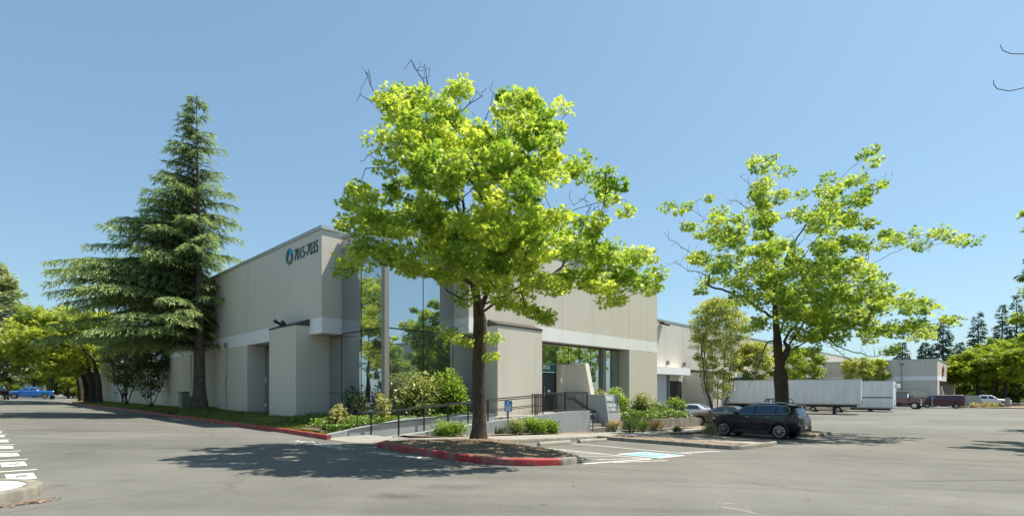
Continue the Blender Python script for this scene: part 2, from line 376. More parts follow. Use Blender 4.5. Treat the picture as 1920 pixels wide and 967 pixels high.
# ------------------------------------------------------------------ ground and paving
def sheet(name, pts, mat, dz, kind='structure', nsub=0, parent=None):
    """flat sheet following the ground, pts = outline in (R, L)"""
    mb = MB(); mb.add([P(R, L, gz(R, L)+dz) for R, L in pts], [tuple(range(len(pts)))])
    o = mb.build(name, mat, parent, fixn=False)
    if o.data.polygons[0].normal.z < 0: o.data.flip_normals()
    if kind: o['kind'] = kind
    return o
def grid(name, Rs, Ls, zf, mat, kind='structure', smooth=False, parent=None):
    mb = MB(); nR, nL = len(Rs), len(Ls)
    vs = [P(R, L, zf(R, L)) for R in Rs for L in Ls]
    fs = [(i*nL+j, (i+1)*nL+j, (i+1)*nL+j+1, i*nL+j+1) for i in range(nR-1) for j in range(nL-1)]
    mb.add(vs, fs); o = mb.build(name, mat, parent, smooth=smooth, fixn=False)
    if kind: o['kind'] = kind
    return o
rr = [-900, -300, -60, -20, 0, 8.2, 12.6, 18, 27, 40, 65, 120, 200, 500, 1200]
ll = [-900, -300, -60, 0, 10, 20, 30, 60, 100, 160, 300, 1200]
grid('asphalt_road', rr, ll, gz, M['asphalt'])

def curb(name, pts, w=.15, hgt=.15, mat=None, parent=None, close=False, cap=True, joints=3.0):
    """rounded kerb swept along (R, L) points; lies to the left of the path"""
    mb = MB(); prof = [(0, -.05), (0, hgt-.03), (.012, hgt-.01), (.035, hgt), (w-.02, hgt), (w, hgt-.02), (w, -.05)]
    # densify
    D = [pts[0]]
    for a, b in zip(pts, pts[1:]):
        d = math.dist(a, b); k = max(1, int(d/1.2))
        for i in range(1, k+1): D.append((a[0]+(b[0]-a[0])*i/k, a[1]+(b[1]-a[1])*i/k))
    rings = []
    for i, p in enumerate(D):
        a = D[max(i-1, 0)]; b = D[min(i+1, len(D)-1)]; t = Vector((b[0]-a[0], b[1]-a[1])).normalized(); nrm = (-t.y, t.x)
        jz = rng.uniform(-.004, .004)
        rings.append([P(p[0]+nrm[0]*q, p[1]+nrm[1]*q, gz(*p)+z+jz) for q, z in prof])
    n = len(prof)
    vs = [v for r in rings for v in r]; fs = [(i*n+k, i*n+k+1, (i+1)*n+k+1, (i+1)*n+k) for i in range(len(D)-1) for k in range(n-1)]
    fs += [tuple(range(n))[::-1], tuple((len(D)-1)*n+k for k in range(n))]
    mb.add(vs, fs); return mb.build(name, mat or M['curbc'], parent, smooth=True)

# left lawn, between red kerb and the shaded wall
KL = [(7.86, 15.75), (8.12, 19.5), (8.2, 24), (8.3, 30), (8.35, 40), (8.3, 52), (8.2, 64), (8.3, 74), (8.6, 82), (9.2, 88), (10.2, 92), (11.5, 94)]
c = curb('kerb', [(a, b) for a, b in KL][::-1], mat=M['redcurb']); c.location.z = 0
tag(c, 'long red-painted kerb along the lawn beside the shaded side wall', 'kerb')
def kR(L):
    for (a, b), (c_, d) in zip(KL, KL[1:]):
        if L <= d: return a+(c_-a)*(L-b)/(d-b)
    return 11.5
def lawn_z(R, L):
    k = kR(L)+.15; z0 = gz(k, L)+.14; t = min(1, max(0, (R-k)/(10.6-k))); s = t*t*(3-2*t)
    z = z0+(1.12-z0)*s
    x, y = xy(R, L); bump = .33*math.exp(-((R-9.7)**2+(L-36.7)**2)/1.1); return z+bump+.025*math.sin(R*3.1+L*1.7)*math.sin(L*.9)
mb = MB(); Ls = [16.36]+[16.8+.45*i for i in range(0, 170)]
nn = 14
vs = []; fs = []
for j, L in enumerate(Ls):
    k = kR(L)+.13; Rend = 11.15 if L < 86 else 11.6
    for i in range(nn): R = k+(Rend-k)*i/(nn-1); vs.append(P(R, L, lawn_z(R, L)))
for j in range(len(Ls)-1):
    for i in range(nn-1): fs.append((j*nn+i, j*nn+i+1, (j+1)*nn+i+1, (j+1)*nn+i))
mb.add(vs, fs); lawn = mb.build('lawn', M['turf'], smooth=True, fixn=False); tag(lawn, kind='structure')
if lawn.data.polygons[0].normal.z < 0: lawn.data.flip_normals()

def blades(name, pts, h, w, mat, label=None, lean=.5, n=1, kind='stuff'):
    """many thin curved blades, pts = (N,3)"""
    pts = np.asarray(pts); Nn = len(pts); a = rng.uniform(0, 2*np.pi, Nn); H = h*rng.uniform(.5, 1.3, Nn)
    d = np.stack([np.cos(a), np.sin(a), np.zeros(Nn)], 1); s = np.stack([-np.sin(a), np.cos(a), np.zeros(Nn)], 1)*w
    l = (rng.uniform(0, lean, Nn)*H)[:, None]
    up = np.array([0, 0, 1.])
    V = np.stack([pts-s, pts+s, pts+d*l*.35+up*(H*.6)[:, None]+s*.7, pts+d*l+up*H[:, None], pts+d*l*.35+up*(H*.6)[:, None]-s*.7], 1).reshape(-1, 3)
    b = np.arange(Nn)[:, None]*5
    Fc = np.concatenate([b+np.array([[0, 1, 2]]), b+np.array([[0, 2, 4]]), b+np.array([[4, 2, 3]])])
    o = mesh_np(name, V, Fc, mat, lv=np.repeat(rng.uniform(0, 1, Nn), 5)); 
    if kind: o['kind'] = kind
    return tag(o, label, None)
gp = []
for _ in range(26000):
    L = 16.42+(rng.random()**1.7)*58; k = kR(L)+.16; R = rng.uniform(k, 10.9); 
    if L < 17.5 and rng.random() < .4: continue
    gp.append(P(R, L, lawn_z(R, L)-.01))
g = blades('grass', gp, .085, .011, M['grassblade'], 'short green and straw coloured lawn grass along the side wall'); g['category'] = 'grass'

# bed in front of the glass corner
def bed_z(R, L): return 1.1+.1*min(1, max(0, (L-16.4)/1.5))-max(0, (9.6-R))*.22*max(0, min(1, (17.2-L)/.9+.3))
mb = MB()
grid('planting_bed', [8.3, 8.8, 9.4, 10, 10.8, 11.6, 12.6, 13.6, 14.8, 15.8, 16.8], [16.3, 16.7, 17.1, 17.6, 18.2, 18.9], lambda R, L: min(bed_z(R, L), lawn_z(R, L)+.06) if R < 10.4 else bed_z(R, L), M['mulch'], smooth=True)
grid('planting_bed_at_glass', [10.9, 11.4, 12.0], [18.85, 19.8, 21, 22.5, 23.72], lambda R, L: 1.16, M['mulch'])

# tree island in the foreground (mulch mound) with red kerb
ISL = [(12.3, 12.95), (10.0, 13.15), (8.3, 13.1), (7.75, 12.6), (7.58, 11.0), (7.45, 9.0), (7.55, 7.9), (8.0, 7.3), (8.8, 6.95), (9.5, 7.05), (10.0, 7.5), (10.4, 8.4), (11.3, 10.3), (12.0, 11.8)]
red = [(8.3, 13.1), (7.75, 12.6), (7.58, 11.0), (7.45, 9.0), (7.52, 8.2), (7.7, 7.6), (8.1, 7.18), (8.75, 6.95)]
c = curb('kerb', red, mat=M['redcurb']); tag(c, 'red-painted kerb curving round the tree island in front of the building', 'kerb')
grey = [(8.75, 6.95), (9.3, 6.98), (9.75, 7.25), (10.1, 7.75), (11.2, 10.0), (12.0, 11.75)]
c = curb('kerb', grey); tag(c, 'bare concrete kerb on the stall side of the tree island', 'kerb')
mb = MB(); cR, cL = 10.2, 11.4; rings = 10; vs = [P(cR, cL, gz(cR, cL)+.21)]; m = len(ISL)
DD = []
for a, b in zip(ISL, ISL[1:]+ISL[:1]):
    for i in range(4): DD.append((a[0]+(b[0]-a[0])*i/4, a[1]+(b[1]-a[1])*i/4))
m = len(DD)
for k in range(1, rings+1):
    t = k/rings
    for (R, L) in DD:
        r_, l_ = cR+(R-cR)*t*.985, cL+(L-cL)*t*.985
        vs.append(P(r_, l_, gz(r_, l_)+.12+.09*(1-t*t)+rng.normal(0, .015)*(t < .95)))
fs = [(0, 1+i, 1+(i+1) % m) for i in range(m)]
for k in range(rings-1):
    for i in range(m): a = 1+k*m+i; b = 1+k*m+(i+1) % m; fs.append((a, a+m, b+m, b))
mb.add(vs, fs); isl = mb.build('mulch_mound', M['mulch'], smooth=True); tag(isl, kind='structure')
def isl_z(R, L): return gz(R, L)+.12+.09*max(0, 1-(((R-cR)/2.6)**2+((L-cL)/4.2)**2))

# walkway from the kerb opening to the ramp and along the ramp wall, raised 0.12
def walk_z(R, L): return gz(R, L)+.12
grid('walkway', [9.6, 10.5, 11.5, 12.6, 14, 16, 18, 20.5, 23, 26, 29, 33.2], [12.4, 13, 13.6, 14.3], walk_z, M['walk'])
grid('walkway_apron', [7.9, 8.6, 9.2, 9.6], [13.25, 13.8, 14.4, 15, 15.6, 16.2], lambda R, L: gz(R, L)+.012+.1*max(0, min(1, (R-7.9)/1.5)), M['walk'])
grid('ramp_approach', [9.6, 10.2, 10.9], [14.3, 14.75], walk_z, M['walk'])
# bed between ramp wall and walkway
grid('shrub_bed', [9.9, 12, 14, 16, 18, 20.6], [14.12, 14.5, 14.82], lambda R, L: gz(R, L)+.155+.04*math.sin(R*2), M['drymulch'])
grid('shrub_bed_by_sign', [22.9, 25, 27, 29, 31, 33], [14.05, 14.5, 14.8], lambda R, L: gz(R, L)+.15+.03*math.sin(R*2), M['drymulch'])
c = curb('kerb', [(12.2, 12.28), (15, 12.32), (17.9, 12.4)], w=.16, hgt=.135); tag(c, 'bare concrete kerb along the walkway behind the two wheel stops', 'kerb')
# right-hand island strip with shrubs, sidewalk inside
c = curb('kerb', [(17.9, 12.4), (17.82, 9.5), (17.72, 7.3), (17.85, 6.9), (18.3, 6.68), (21.2, 6.72), (22.3, 6.85), (22.6, 7.3)], w=.16, hgt=.15)
tag(c, 'bare concrete kerb round the mulch strip beside the black car', 'kerb')
grid('bark_strip', [18.0, 18.6, 19.2, 19.7], [6.9, 8, 9.2, 10.5, 11.8, 12.45], lambda R, L: gz(R, L)+.13+.03*math.sin(L*3+R), M['drymulch'], smooth=True)
grid('side_path', [19.7, 20.4, 21.2], [6.9, 8.5, 10.5, 12.45], lambda R, L: gz(R, L)+.13, M['walk'])
grid('bark_strip_inner', [21.2, 21.9, 22.55], [7.1, 8, 9.2, 10.5, 11.8, 12.45], lambda R, L: gz(R, L)+.12+.03*math.sin(L*3+R), M['drymulch'], smooth=True)
c = curb('kerb', [(22.7, 7.3), (22.72, 9.5), (22.72, 12.4), (27, 12.4), (33.2, 12.4)][::-1], w=-.15, hgt=.13); tag(c, 'bare concrete kerb between the mulch strip and the black car', 'kerb')
# island carrying the second oak
grid('oak_island_soil', [29.6, 30.5, 32, 33.4], [7.4, 8.5, 10, 11.6], lambda R, L: gz(R, L)+.12, M['drymulch'])
c = curb('kerb', [(29.5, 11.7), (29.5, 7.7), (29.8, 7.3), (33.2, 7.3), (33.5, 7.7), (33.5, 11.7)], hgt=.15); tag(c, 'concrete kerb round the island of the second oak behind the black car', 'kerb')
# white island bottom left
WI = [(-4.5, 8.9), (.0, 8.62), (.5, 8.95), (.72, 9.5), (.8, 10.3), (.62, 10.95), (.2, 11.2), (-4.5, 11.05)]
c = curb('kerb', [(-4.5, 8.9), (.05, 8.7), (.42, 8.9), (.62, 9.2), (.7, 9.6), (.62, 9.95), (.4, 10.2), (.1, 10.3), (-4.5, 10.2)], w=.17, hgt=.15)
tag(c, 'weathered kerb round the end of the white-topped parking island at lower left', 'kerb')
sheet('island_top', [(-4.5, 9.05), (.0, 8.86), (.3, 9.02), (.46, 9.3), (.53, 9.6), (.46, 9.85), (.3, 10.05), (.08, 10.13), (-4.5, 10.04)], M['islwhite'], .135)
# far verges
grid('roadside_verge', [-40, -20, -5, 3.5], [101, 104, 108], lambda R, L: gz(R, L)+.05, M['drygrass'])
grid('roadside_verge_far', [14, 30, 60], [118, 124, 134], lambda R, L: gz(R, L)+.05, M['drygrass'])
# leaf litter by island end
lit = []
for _ in range(300):
    a = rng.uniform(0, 1); R = -1.8+a*2.6+rng.normal(0, .05); L = 8.62+rng.normal(0, .05)-.02*a+(.35*max(0, a-.8)*3); lit.append(P(R, L, gz(R, L)+.01))
def litter(name, pts, sz, mat, label, cat):
    pts = np.asarray(pts); n = len(pts); a = rng.uniform(0, 6.28, n); s = sz*rng.uniform(.4, 1.3, n)
    u = np.stack([np.cos(a), np.sin(a), rng.uniform(-.3, .3, n)], 1)*s[:, None]; v = np.stack([-np.sin(a), np.cos(a), rng.uniform(-.3, .5, n)], 1)*s[:, None]*.6
    V = np.stack([pts-u, pts-v, pts+u, pts+v], 1).reshape(-1, 3); V[:, 2] += .012
    o = mesh_np(name, V, np.arange(n*4).reshape(-1, 4), mat, lv=np.repeat(rng.uniform(0, 1, n), 4)); o['kind'] = 'stuff'; return tag(o, label, cat)
M['deadleaf'] = leafm('dead_leaf', (.16, .08, .04), (.42, .27, .15), .1)
litter('leaf_litter', lit, .03, M['deadleaf'], 'brown leaf litter gathered against the kerb at lower left', 'leaf litter')
lit = []
for _ in range(5200):
    t = rng.random()**.5; k = rng.integers(0, m); R, L = DD[k]; q = rng.random(); R = cR+(R-cR)*t; L = cL+(L-cL)*t; lit.append(P(R, L, isl_z(R, L)-.0))
litter('bark_chips', lit, .02, M['deadleaf'], 'loose bark chips and twigs on the tree island mound', 'bark chips')
lit = [P(R, L, gz(R, L)+.15) for R, L in [(rng.uniform(18.1, 19.6), rng.uniform(7, 12.3)) for _ in range(900)]+[(rng.uniform(10, 20.5), rng.uniform(14.15, 14.75)) for _ in range(700)]]
litter('bark_dust', lit, .03, M['deadleaf'], 'dry bark dust scattered over the shrub beds', 'bark dust')

# ------------------------------------------------------------------ painted markings (each a sheet 5 mm above the asphalt)
def stripe(name, a, b, w, mat, label, group=None, cat='road marking', dz=.005):
    d = Vector((b[0]-a[0], b[1]-a[1])); n_ = Vector((-d.y, d.x)).normalized()*w/2; k = max(1, int(d.length/1.0)); mb = MB(); vs = []
    for i in range(k+1):
        p = Vector(a)+d*i/k
        for s in (-1, 1): q = p+n_*s; vs.append(P(q.x, q.y, gz(q.x, q.y)+dz))
    mb.add(vs, [(2*i, 2*i+1, 2*i+3, 2*i+2) for i in range(k)]); o = mb.build(name, mat, fixn=False)
    if o.data.polygons[0].normal.z < 0: o.data.flip_normals()
    return tag(o, label, cat, group)
stripe('stall_line', (14.8, 11.3), (14.72, 6.83), .1, M['line'], 'white stall line between the two wheel stops', 'white parking lines')
stripe('stall_line', (12.3, 11.7), (12.15, 6.79), .1, M['line'], 'white line between the hatched aisle and the accessible stall', 'white parking lines')
hl = []
for i in range(8):
    L0 = 11.3-.62*i; Rs_ = 10.3+(L0-7.8)*.42+.12; Rs_ = max(Rs_, 9.55); L1 = max(6.8, L0-.72)
    hl.append(stripe('hatch_line', (Rs_+.25, L0+.05 if L0 > 7.9 else L0-.25), (12.2, L0-.5-.02*i), .09, M['line_worn'], 'white diagonal stripe of the hatched aisle, %s from the tree' % ['first', 'second', 'third', 'fourth', 'fifth', 'sixth', 'seventh', 'eighth'][i], 'hatched access aisle stripes', dz=.004))
stripe('hatch_edge', (9.4, 6.9), (12.15, 6.73), .1, M['line'], 'white front edge line of the hatched aisle', 'white parking lines', dz=.006)
# accessible symbol: blue square, wheelchair figure
def gpoly(mb, pts, dz, m=0):
    mb.add([P(R, L, gz(R, L)+dz) for R, L in pts], [tuple(range(len(pts)))], m)
acc = empty('accessible_marking', P(13.3, 7.3, gz(13.3, 7.3)), 0, 'blue accessible parking symbol painted on the asphalt by the hatched aisle', 'road marking')
mb = MB(); gpoly(mb, [(12.62, 6.8), (13.98, 6.8), (13.98, 7.95), (12.62, 7.95)], .005); mb.build('blue_field', M['line_blue'], acc, fixn=False)
mb = MB()
gpoly(mb, [(12.58, 6.72), (14.02, 6.72), (14.02, 6.8), (12.58, 6.8)], .006); gpoly(mb, [(12.58, 7.95), (14.02, 7.95), (14.02, 8.03), (12.58, 8.03)], .006)
gpoly(mb, [(12.54, 6.72), (12.62, 6.72), (12.62, 8.03), (12.54, 8.03)], .007); gpoly(mb, [(13.98, 6.72), (14.06, 6.72), (14.06, 8.03), (13.98, 8.03)], .007)
for k in range(14):                       # ring of the wheel
    a0 = -2.9+k*.27; a1 = a0+.27
    gpoly(mb, [(13.35+r*math.cos(a), 7.22+r*math.sin(a)) for r, a in ((.36, a0), (.36, a1), (.28, a1), (.28, a0))], .009)
gpoly(mb, [(13.18, 7.8), (13.28, 7.88), (13.38, 7.8), (13.28, 7.7)], .009)
gpoly(mb, [(13.22, 7.68), (13.32, 7.68), (13.34, 7.3), (13.24, 7.3)], .009); gpoly(mb, [(13.3, 7.38), (13.62, 7.38), (13.62, 7.3), (13.3, 7.3)], .009); gpoly(mb, [(13.58, 7.34), (13.66, 7.34), (13.8, 7.0), (13.7, 7.0)], .009); gpoly(mb, [(13.3, 7.55), (13.55, 7.55), (13.55, 7.49), (13.3, 7.49)], .009)
mb.build('symbol', M['line'], acc, fixn=False)

M['crackm'] = simple('dark_crack_filler', (.075, .07, .062), .9, 0, .3, 9, obj=False)
FONT_CACHE = {}
def text_mesh(txt, size, bold=.0, extrude=0., spacing=1.0):
    cu = bpy.data.curves.new('tmp', 'FONT'); cu.body = txt; cu.size = size; cu.offset = bold; cu.extrude = extrude; cu.space_character = spacing
    cu.align_x = 'CENTER'; cu.align_y = 'CENTER'; o = bpy.data.objects.new('tmp', cu); COL.objects.link(o)
    me = bpy.data.meshes.new_from_object(o.evaluated_get(bpy.context.evaluated_depsgraph_get())); bpy.data.objects.remove(o)
    return me
def place_text(name, txt, size, mat, fn, parent=None, bold=0, extrude=0, sx=1.0, spacing=1.0):
    """fn maps text plane (u, v, w) to world"""
    me = text_mesh(txt, size, bold, extrude, spacing); off = abs_loc(parent) if parent is not None else Vector((0, 0, 0))
    for v in me.vertices: v.co = Vector(fn(v.co.x*sx, v.co.y, v.co.z))-off
    me.materials.clear(); me.materials.append(mat); me.update()
    o = bpy.data.objects.new(name, me); COL.objects.link(o)
    if parent is not None: o.parent = parent
    bm = bmesh.new(); bm.from_mesh(me)
    if extrude: bmesh.ops.recalc_face_normals(bm, faces=bm.faces)
    bm.to_mesh(me); bm.free(); return o
def ground_text(txt, R, L, size, name, label, group, rotd=0, sx=1, mat=None, bold=.02, cat='road marking'):
    """text lying on the ground, reading with +u along R rotated by rotd"""
    c_, s_ = math.cos(rotd), math.sin(rotd)
    def fn(u, v, w):
        r, l = R+u*c_-v*s_, L+u*s_+v*c_; return P(r, l, gz(r, l)+.006)
    o = place_text(name, txt, size, mat or M['line'], fn, bold=bold, sx=sx); return tag(o, label, cat, group)
# numbered stalls on the left: stripe + stencilled word block + number block
ordn = ['nearest', 'second', 'third', 'fourth', 'fifth', 'sixth', 'seventh', 'eighth', 'ninth', 'tenth']
for i, L in enumerate((12.42, 14.46, 16.55, 18.7, 20.95, 23.2, 25.5, 27.8, 30.1, 32.4)):
    stripe('stall_line', (-4.6, L+.0), (.82, L), .1, M['line'], 'white line closing the %s numbered stall at lower left' % ordn[i], 'lines of the numbered stalls')
    nb_ = empty('stall_number', P(.57, L-.85, gz(.57, L-.85)), 0, 'white painted number block in the %s stall at lower left' % ordn[i], 'road marking', 'painted number blocks at left')
    mb = MB(); gpoly(mb, [(.40, L-1.27), (.74, L-1.27), (.74, L-.47), (.40, L-.47)], .0045); mb.build('white_block', M['line'], nb_, fixn=False)
    place_text('digits', '7015', .2, M['util'], lambda u, v, w, L=L: (lambda r, l: P(r, l, gz(r, l)+.009))(.57+v, L-.87-u), nb_, .004, sx=1.0)
    place_text('stall_word', 'RESERVED', .5, M['line'], lambda u, v, w, L=L: (lambda r, l: P(r, l, gz(r, l)+.006))(-.35+u*.5, L-.9+v), None, .03)
    tag(COL.objects[-1], 'white stencilled word beside the number block of the %s stall at lower left' % ordn[i], 'road marking', 'stencilled words at left')
# fire lane wording by the red kerbs
def lane_text(txt, p, q, size, label, mat=None):
    a = G(*p); b = G(*q); rot = math.atan2(b[1]-a[1], b[0]-a[0])
    return ground_text(txt, (a[0]+b[0])/2, (a[1]+b[1])/2, size, 'lane_wording', label, 'worn wording painted along the red kerbs', rot, 1.0, mat or M['line_worn'], .012)
lane_text('NO', (548, 826), (585, 829), .55, 'worn white word NO painted beside the end of the long red kerb')
lane_text('PARKING', (585, 831), (655, 843), .55, 'worn white word PARKING on the asphalt between the two red kerbs')
lane_text('FIRE LANE', (700, 848), (800, 860), .5, 'worn wording in the tree shade beside the curved red kerb')
lane_text('NO PARKING', (300, 780), (362, 791), .6, 'worn wording on the asphalt beside the long red kerb near the cedar')
lane_text('RESERVED', (1296, 848), (1335, 846), .4, 'worn white wording at the open end of the stall beside the bark strip')
def crack(pts, w, label):
    rr_ = []
    for a, b in zip(pts, pts[1:]):
        k = max(2, int(math.dist(a, b)/.25))
        for i in range(k): rr_.append((a[0]+(b[0]-a[0])*i/k+rng.normal(0, .022), a[1]+(b[1]-a[1])*i/k+rng.normal(0, .022)))
    rr_.append(pts[-1]); mb = MB(); vs = []
    for i, p in enumerate(rr_):
        q = rr_[min(i+1, len(rr_)-1)]; o_ = rr_[max(i-1, 0)]; d = Vector((q[0]-o_[0], q[1]-o_[1])).normalized(); ww = w*rng.uniform(.35, 1.2)
        for s_ in (-1, 1): vs.append(P(p[0]-d.y*ww*s_/2, p[1]+d.x*ww*s_/2, gz(*p)+.0035))
    mb.add(vs, [(2*i, 2*i+1, 2*i+3, 2*i+2) for i in range(len(rr_)-1)]); o = mb.build('pavement_crack', M['crackm'], fixn=False)
    for p_ in o.data.polygons:
        if p_.normal.z < 0: o.data.flip_normals(); break
    o['kind'] = 'structure'
for pp, w in (([(1080, 874), (1180, 879), (1290, 890), (1400, 904), (1560, 925)], .02), ([(130, 850), (148, 848), (180, 846)], .05), ([(1560, 850), (1700, 870), (1840, 880), (1919, 888)], .018), ([(300, 800), (380, 818), (470, 834)], .012)):
    crack([G(*p) for p in pp], w, '')
for a, b in (((1352, 950), (1410, 958)), ((1385, 956), (1420, 963)), ((1345, 942), (1378, 944))): stripe('paint_scuff', G(*a), G(*b), .014, M['line_worn'], 'thin worn white scuff on the asphalt at lower right, %s' % {1352: 'the longest', 1385: 'the one nearest the picture edge', 1345: 'the farthest one'}[int(a[0])], 'white scuffs on the asphalt')
lit = [P(*q, gz(*q)) for q in [(rng.uniform(2, 30), rng.uniform(-6, 13)) for _ in range(260)]]
litter('pavement_litter', lit, .022, M['deadleaf'], 'scattered bits of leaf and grit on the open asphalt', 'litter')
# wheel stops
def wheel_stop(name, a, b, label):
    o = empty(name, P(a[0], a[1], gz(*a)), 0, label, 'wheel stop', 'concrete wheel stops'); mb = MB()
    d = Vector((b[0]-a[0], b[1]-a[1])).normalized(); n_ = Vector((-d.y, d.x)); prof = [(-.075, 0), (-.07, .09), (-.045, .125), (.045, .125), (.07, .09), (.075, 0)]
    A = [P(a[0]+n_.x*q, a[1]+n_.y*q, gz(*a)+z) for q, z in prof]; B = [P(b[0]+n_.x*q, b[1]+n_.y*q, gz(*b)+z) for q, z in prof]
    mb.prism(A, B); mb.build('block', M['stopc'], o, bevel=.012)
    for t in (.15, .85): pm = MB(); q = (a[0]+(b[0]-a[0])*t, a[1]+(b[1]-a[1])*t); pm.cyl(P(q[0], q[1], gz(*q)+.128), (0, 0, 1), .015, .01, 8); pm.build('anchor_pin', M['plastic'], o)
wheel_stop('wheel_stop', (12.75, 11.1), (14.65, 11.3), 'concrete wheel stop nearer the tree, by the hatched aisle')
wheel_stop('wheel_stop', (15.3, 11.4), (17.2, 11.5), 'concrete wheel stop farther from the tree, by the bark strip kerb')

# ------------------------------------------------------------------ main building
zE = lambda v: E+v
B = empty('warehouse_building', P(11, 17.8, 1.1), 0, 'beige two-storey warehouse corner block with white band, mirrored glass corner and numerals on its side', 'building')
W_ = MB()
# shaded side (plane R = 11)
def panels(mb, axis, plane, t, a0, a1, z0, z1, cuts, m=0, gap=.022):
    e = [a0]+[c for c in sorted(cuts) if a0 < c < a1]+[a1]
    for i in range(len(e)-1):
        s0 = e[i]+(gap/2 if i else 0); s1 = e[i+1]-(gap/2 if i < len(e)-2 else 0)
        if axis == 'L': mb.rl(plane, plane+t, s0, s1, z0, z1, m)
        else: mb.rl(s0, s1, plane, plane+t, z0, z1, m)
cutsL = [31.6+7.3*i for i in range(1, 7)]+[26.2]
cutsR = [29.28, 22.4]
panels(W_, 'L', 11, 1.0, 31.6, 80, .5, zE(2.63), cutsL)
panels(W_, 'L', 11, .3, 22.5, 80, zE(3.34), zE(7.3), [31.6+7.3*i for i in range(0, 7)])
W_.rl(11.3, 12.6, 22.5, 22.8, zE(3.34), zE(7.3))
panels(W_, 'R', 17.8, .3, 15.65, 32.88, zE(3.35), zE(7.3), cutsR)
W_.rl(15.65, 15.95, 18.1, 19.4, zE(3.35), zE(7.3))
W_.rl(29.28, 32.88, 17.8, 19.0, .3, zE(2.65))
W_.rl(32.58, 32.88, 19.0, 26.6, .2, zE(2.65)); W_.rl(32.58, 32.88, 18.1, 26.6, zE(3.35), zE(7.3))
# fascia over the glass corner
W_.rl(12.0, 12.25, 18.89, 22.49, zE(6.6), zE(7.0)); W_.rl(12.0, 15.64, 18.89, 19.1, zE(6.6), zE(7.0))
# far end wall
W_.rl(12.0, 33, 79.7, 80.0, .5, zE(7.3))
W_.build('wall', M['wall'], B)
# backing (dark) behind panel joints
mb = MB(); mb.rl(11.24, 11.29, 24, 79, zE(3.36), zE(7.2)); mb.rl(16.2, 32.5, 18.04, 18.08, zE(3.37), zE(7.2)); mb.rl(11.7, 11.75, 32, 79, .6, zE(2.6)); mb.build('joint_backing', M['dark'], B)
mb = MB()
panels(mb, 'L', 11-.004, .3, 22.496, 80, zE(2.63), zE(3.34), [31.6+7.3*i for i in range(0, 7)], 0, .018)
mb.rl(11.296, 12.6, 22.496, 22.8, zE(2.63), zE(3.34))
mb.build('side_band', M['band'], B); mb = MB()
panels(mb, 'R', 17.796, .3, 15.646, 32.884, zE(2.65), zE(3.35), cutsR, 0, .02)
mb.rl(15.646, 15.95, 18.096, 19.4, zE(2.65), zE(3.35)); mb.rl(32.58, 32.884, 18.1, 26.6, zE(2.65), zE(3.35))
mb.build('front_band', M['band'], B)
mb = MB(); mb.rl(11.3, 12.6, 22.9, 31.7, zE(2.64), zE(2.7)); mb.rl(16.0, 29.4, 18.1, 19.4, zE(2.66), zE(2.72)); mb.build('soffit', M['wall'], B)
mb = MB()
mb.rl(10.95, 11.42, 22.44, 80.05, zE(7.303), zE(7.47)); mb.rl(11.42, 12.7, 22.44, 22.9, zE(7.303), zE(7.47))
mb.rl(15.59, 32.94, 17.74, 18.2, zE(7.303), zE(7.47)); mb.rl(15.59, 16.05, 18.2, 19.5, zE(7.303), zE(7.47)); mb.rl(32.5, 32.94, 18.2, 26.6, zE(7.303), zE(7.47))
mb.rl(11.9, 12.3, 18.83, 22.43, zE(7.003), zE(7.14)); mb.rl(12.3, 15.58, 18.83, 19.15, zE(7.003), zE(7.14))
mb.build('coping', M['coping'], B, bevel=.012)
mb = MB(); mb.rl(11.4, 32.5, 22.9, 79.7, zE(6.75), zE(6.8)); mb.rl(12.3, 32.5, 19.2, 22.9, zE(6.755), zE(6.8)); mb.build('roof', M['roof'], B)
# piers with sloped dark caps
for swap, (s0, s1), c0 in ((False, (23.7, 26.75), 10.34), (True, (16.83, 19.96), 17.14)):
    pl = 11.0 if not swap else 17.8; base = .75
    prof = [(c0, base), (pl+1.05, base), (pl+1.05, zE(2.625)), (pl-.006, zE(2.625)), (pl-.006, zE(3.03)), (c0, zE(3.03))]
    T = (lambda a, s, z: P(a, s, z)) if not swap else (lambda a, s, z: P(s, a, z))
    mb = MB(); mb.prism([T(a, s0, z) for a, z in prof], [T(a, s1, z) for a, z in prof]); pr = mb.build('entry_pier', M['wall'], B)
    cp = [(c0-.03, zE(3.032)), (pl-.006, zE(3.032)), (pl-.006, zE(3.36)), (c0-.03, zE(3.10))]
    mb = MB(); mb.prism([T(a, s0-.03, z) for a, z in cp], [T(a, s1+.03, z) for a, z in cp]); mb.build('pier_cap', M['darkcap'], pr, bevel=.01)
# glass: corner volume, recess windows
def glazing(mbg, mbm, axis, plane, a0, a1, z0, z1, vs, hs, out, w=.045):
    """out = sign of outward direction along the normal axis"""
    d0, d1 = sorted((plane, plane+out*.012))
    f = (lambda a, b, c, d, e, g: mbg.rl(c, d, a, b, e, g)) if axis == 'L' else (lambda a, b, c, d, e, g: mbg.rl(a, b, c, d, e, g))
    h = (lambda a, b, c, d, e, g: mbm.rl(c, d, a, b, e, g)) if axis == 'L' else (lambda a, b, c, d, e, g: mbm.rl(a, b, c, d, e, g))
    ed = [a0]+vs+[a1]
    for i in range(len(ed)-1):
        zz = [z0]+hs+[z1]
        for k in range(len(zz)-1): f(ed[i]+.008, ed[i+1]-.008, d0, d1, zz[k]+.008, zz[k+1]-.008)
    e0, e1 = sorted((plane+out*.002, plane+out*.03))
    for v in vs: h(v-w/2*.4, v+w/2*.4, e0, e1, z0, z1)
    e0, e1 = sorted((plane+out*.0, plane+out*.034))
    for v in hs: h(a0, a1, e0, e1, v-w/2*.5, v+w/2*.5)
gl, mu = MB(), MB()
glazing(gl, mu, 'L', 11.97, 18.97, 22.49, zE(2.66), zE(6.6), [20.75], [], -1)
glazing(gl, mu, 'L', 11.97, 18.97, 23.69, 1.08, zE(2.62), [20.75, 22.5], [E-.1+.0], -1)
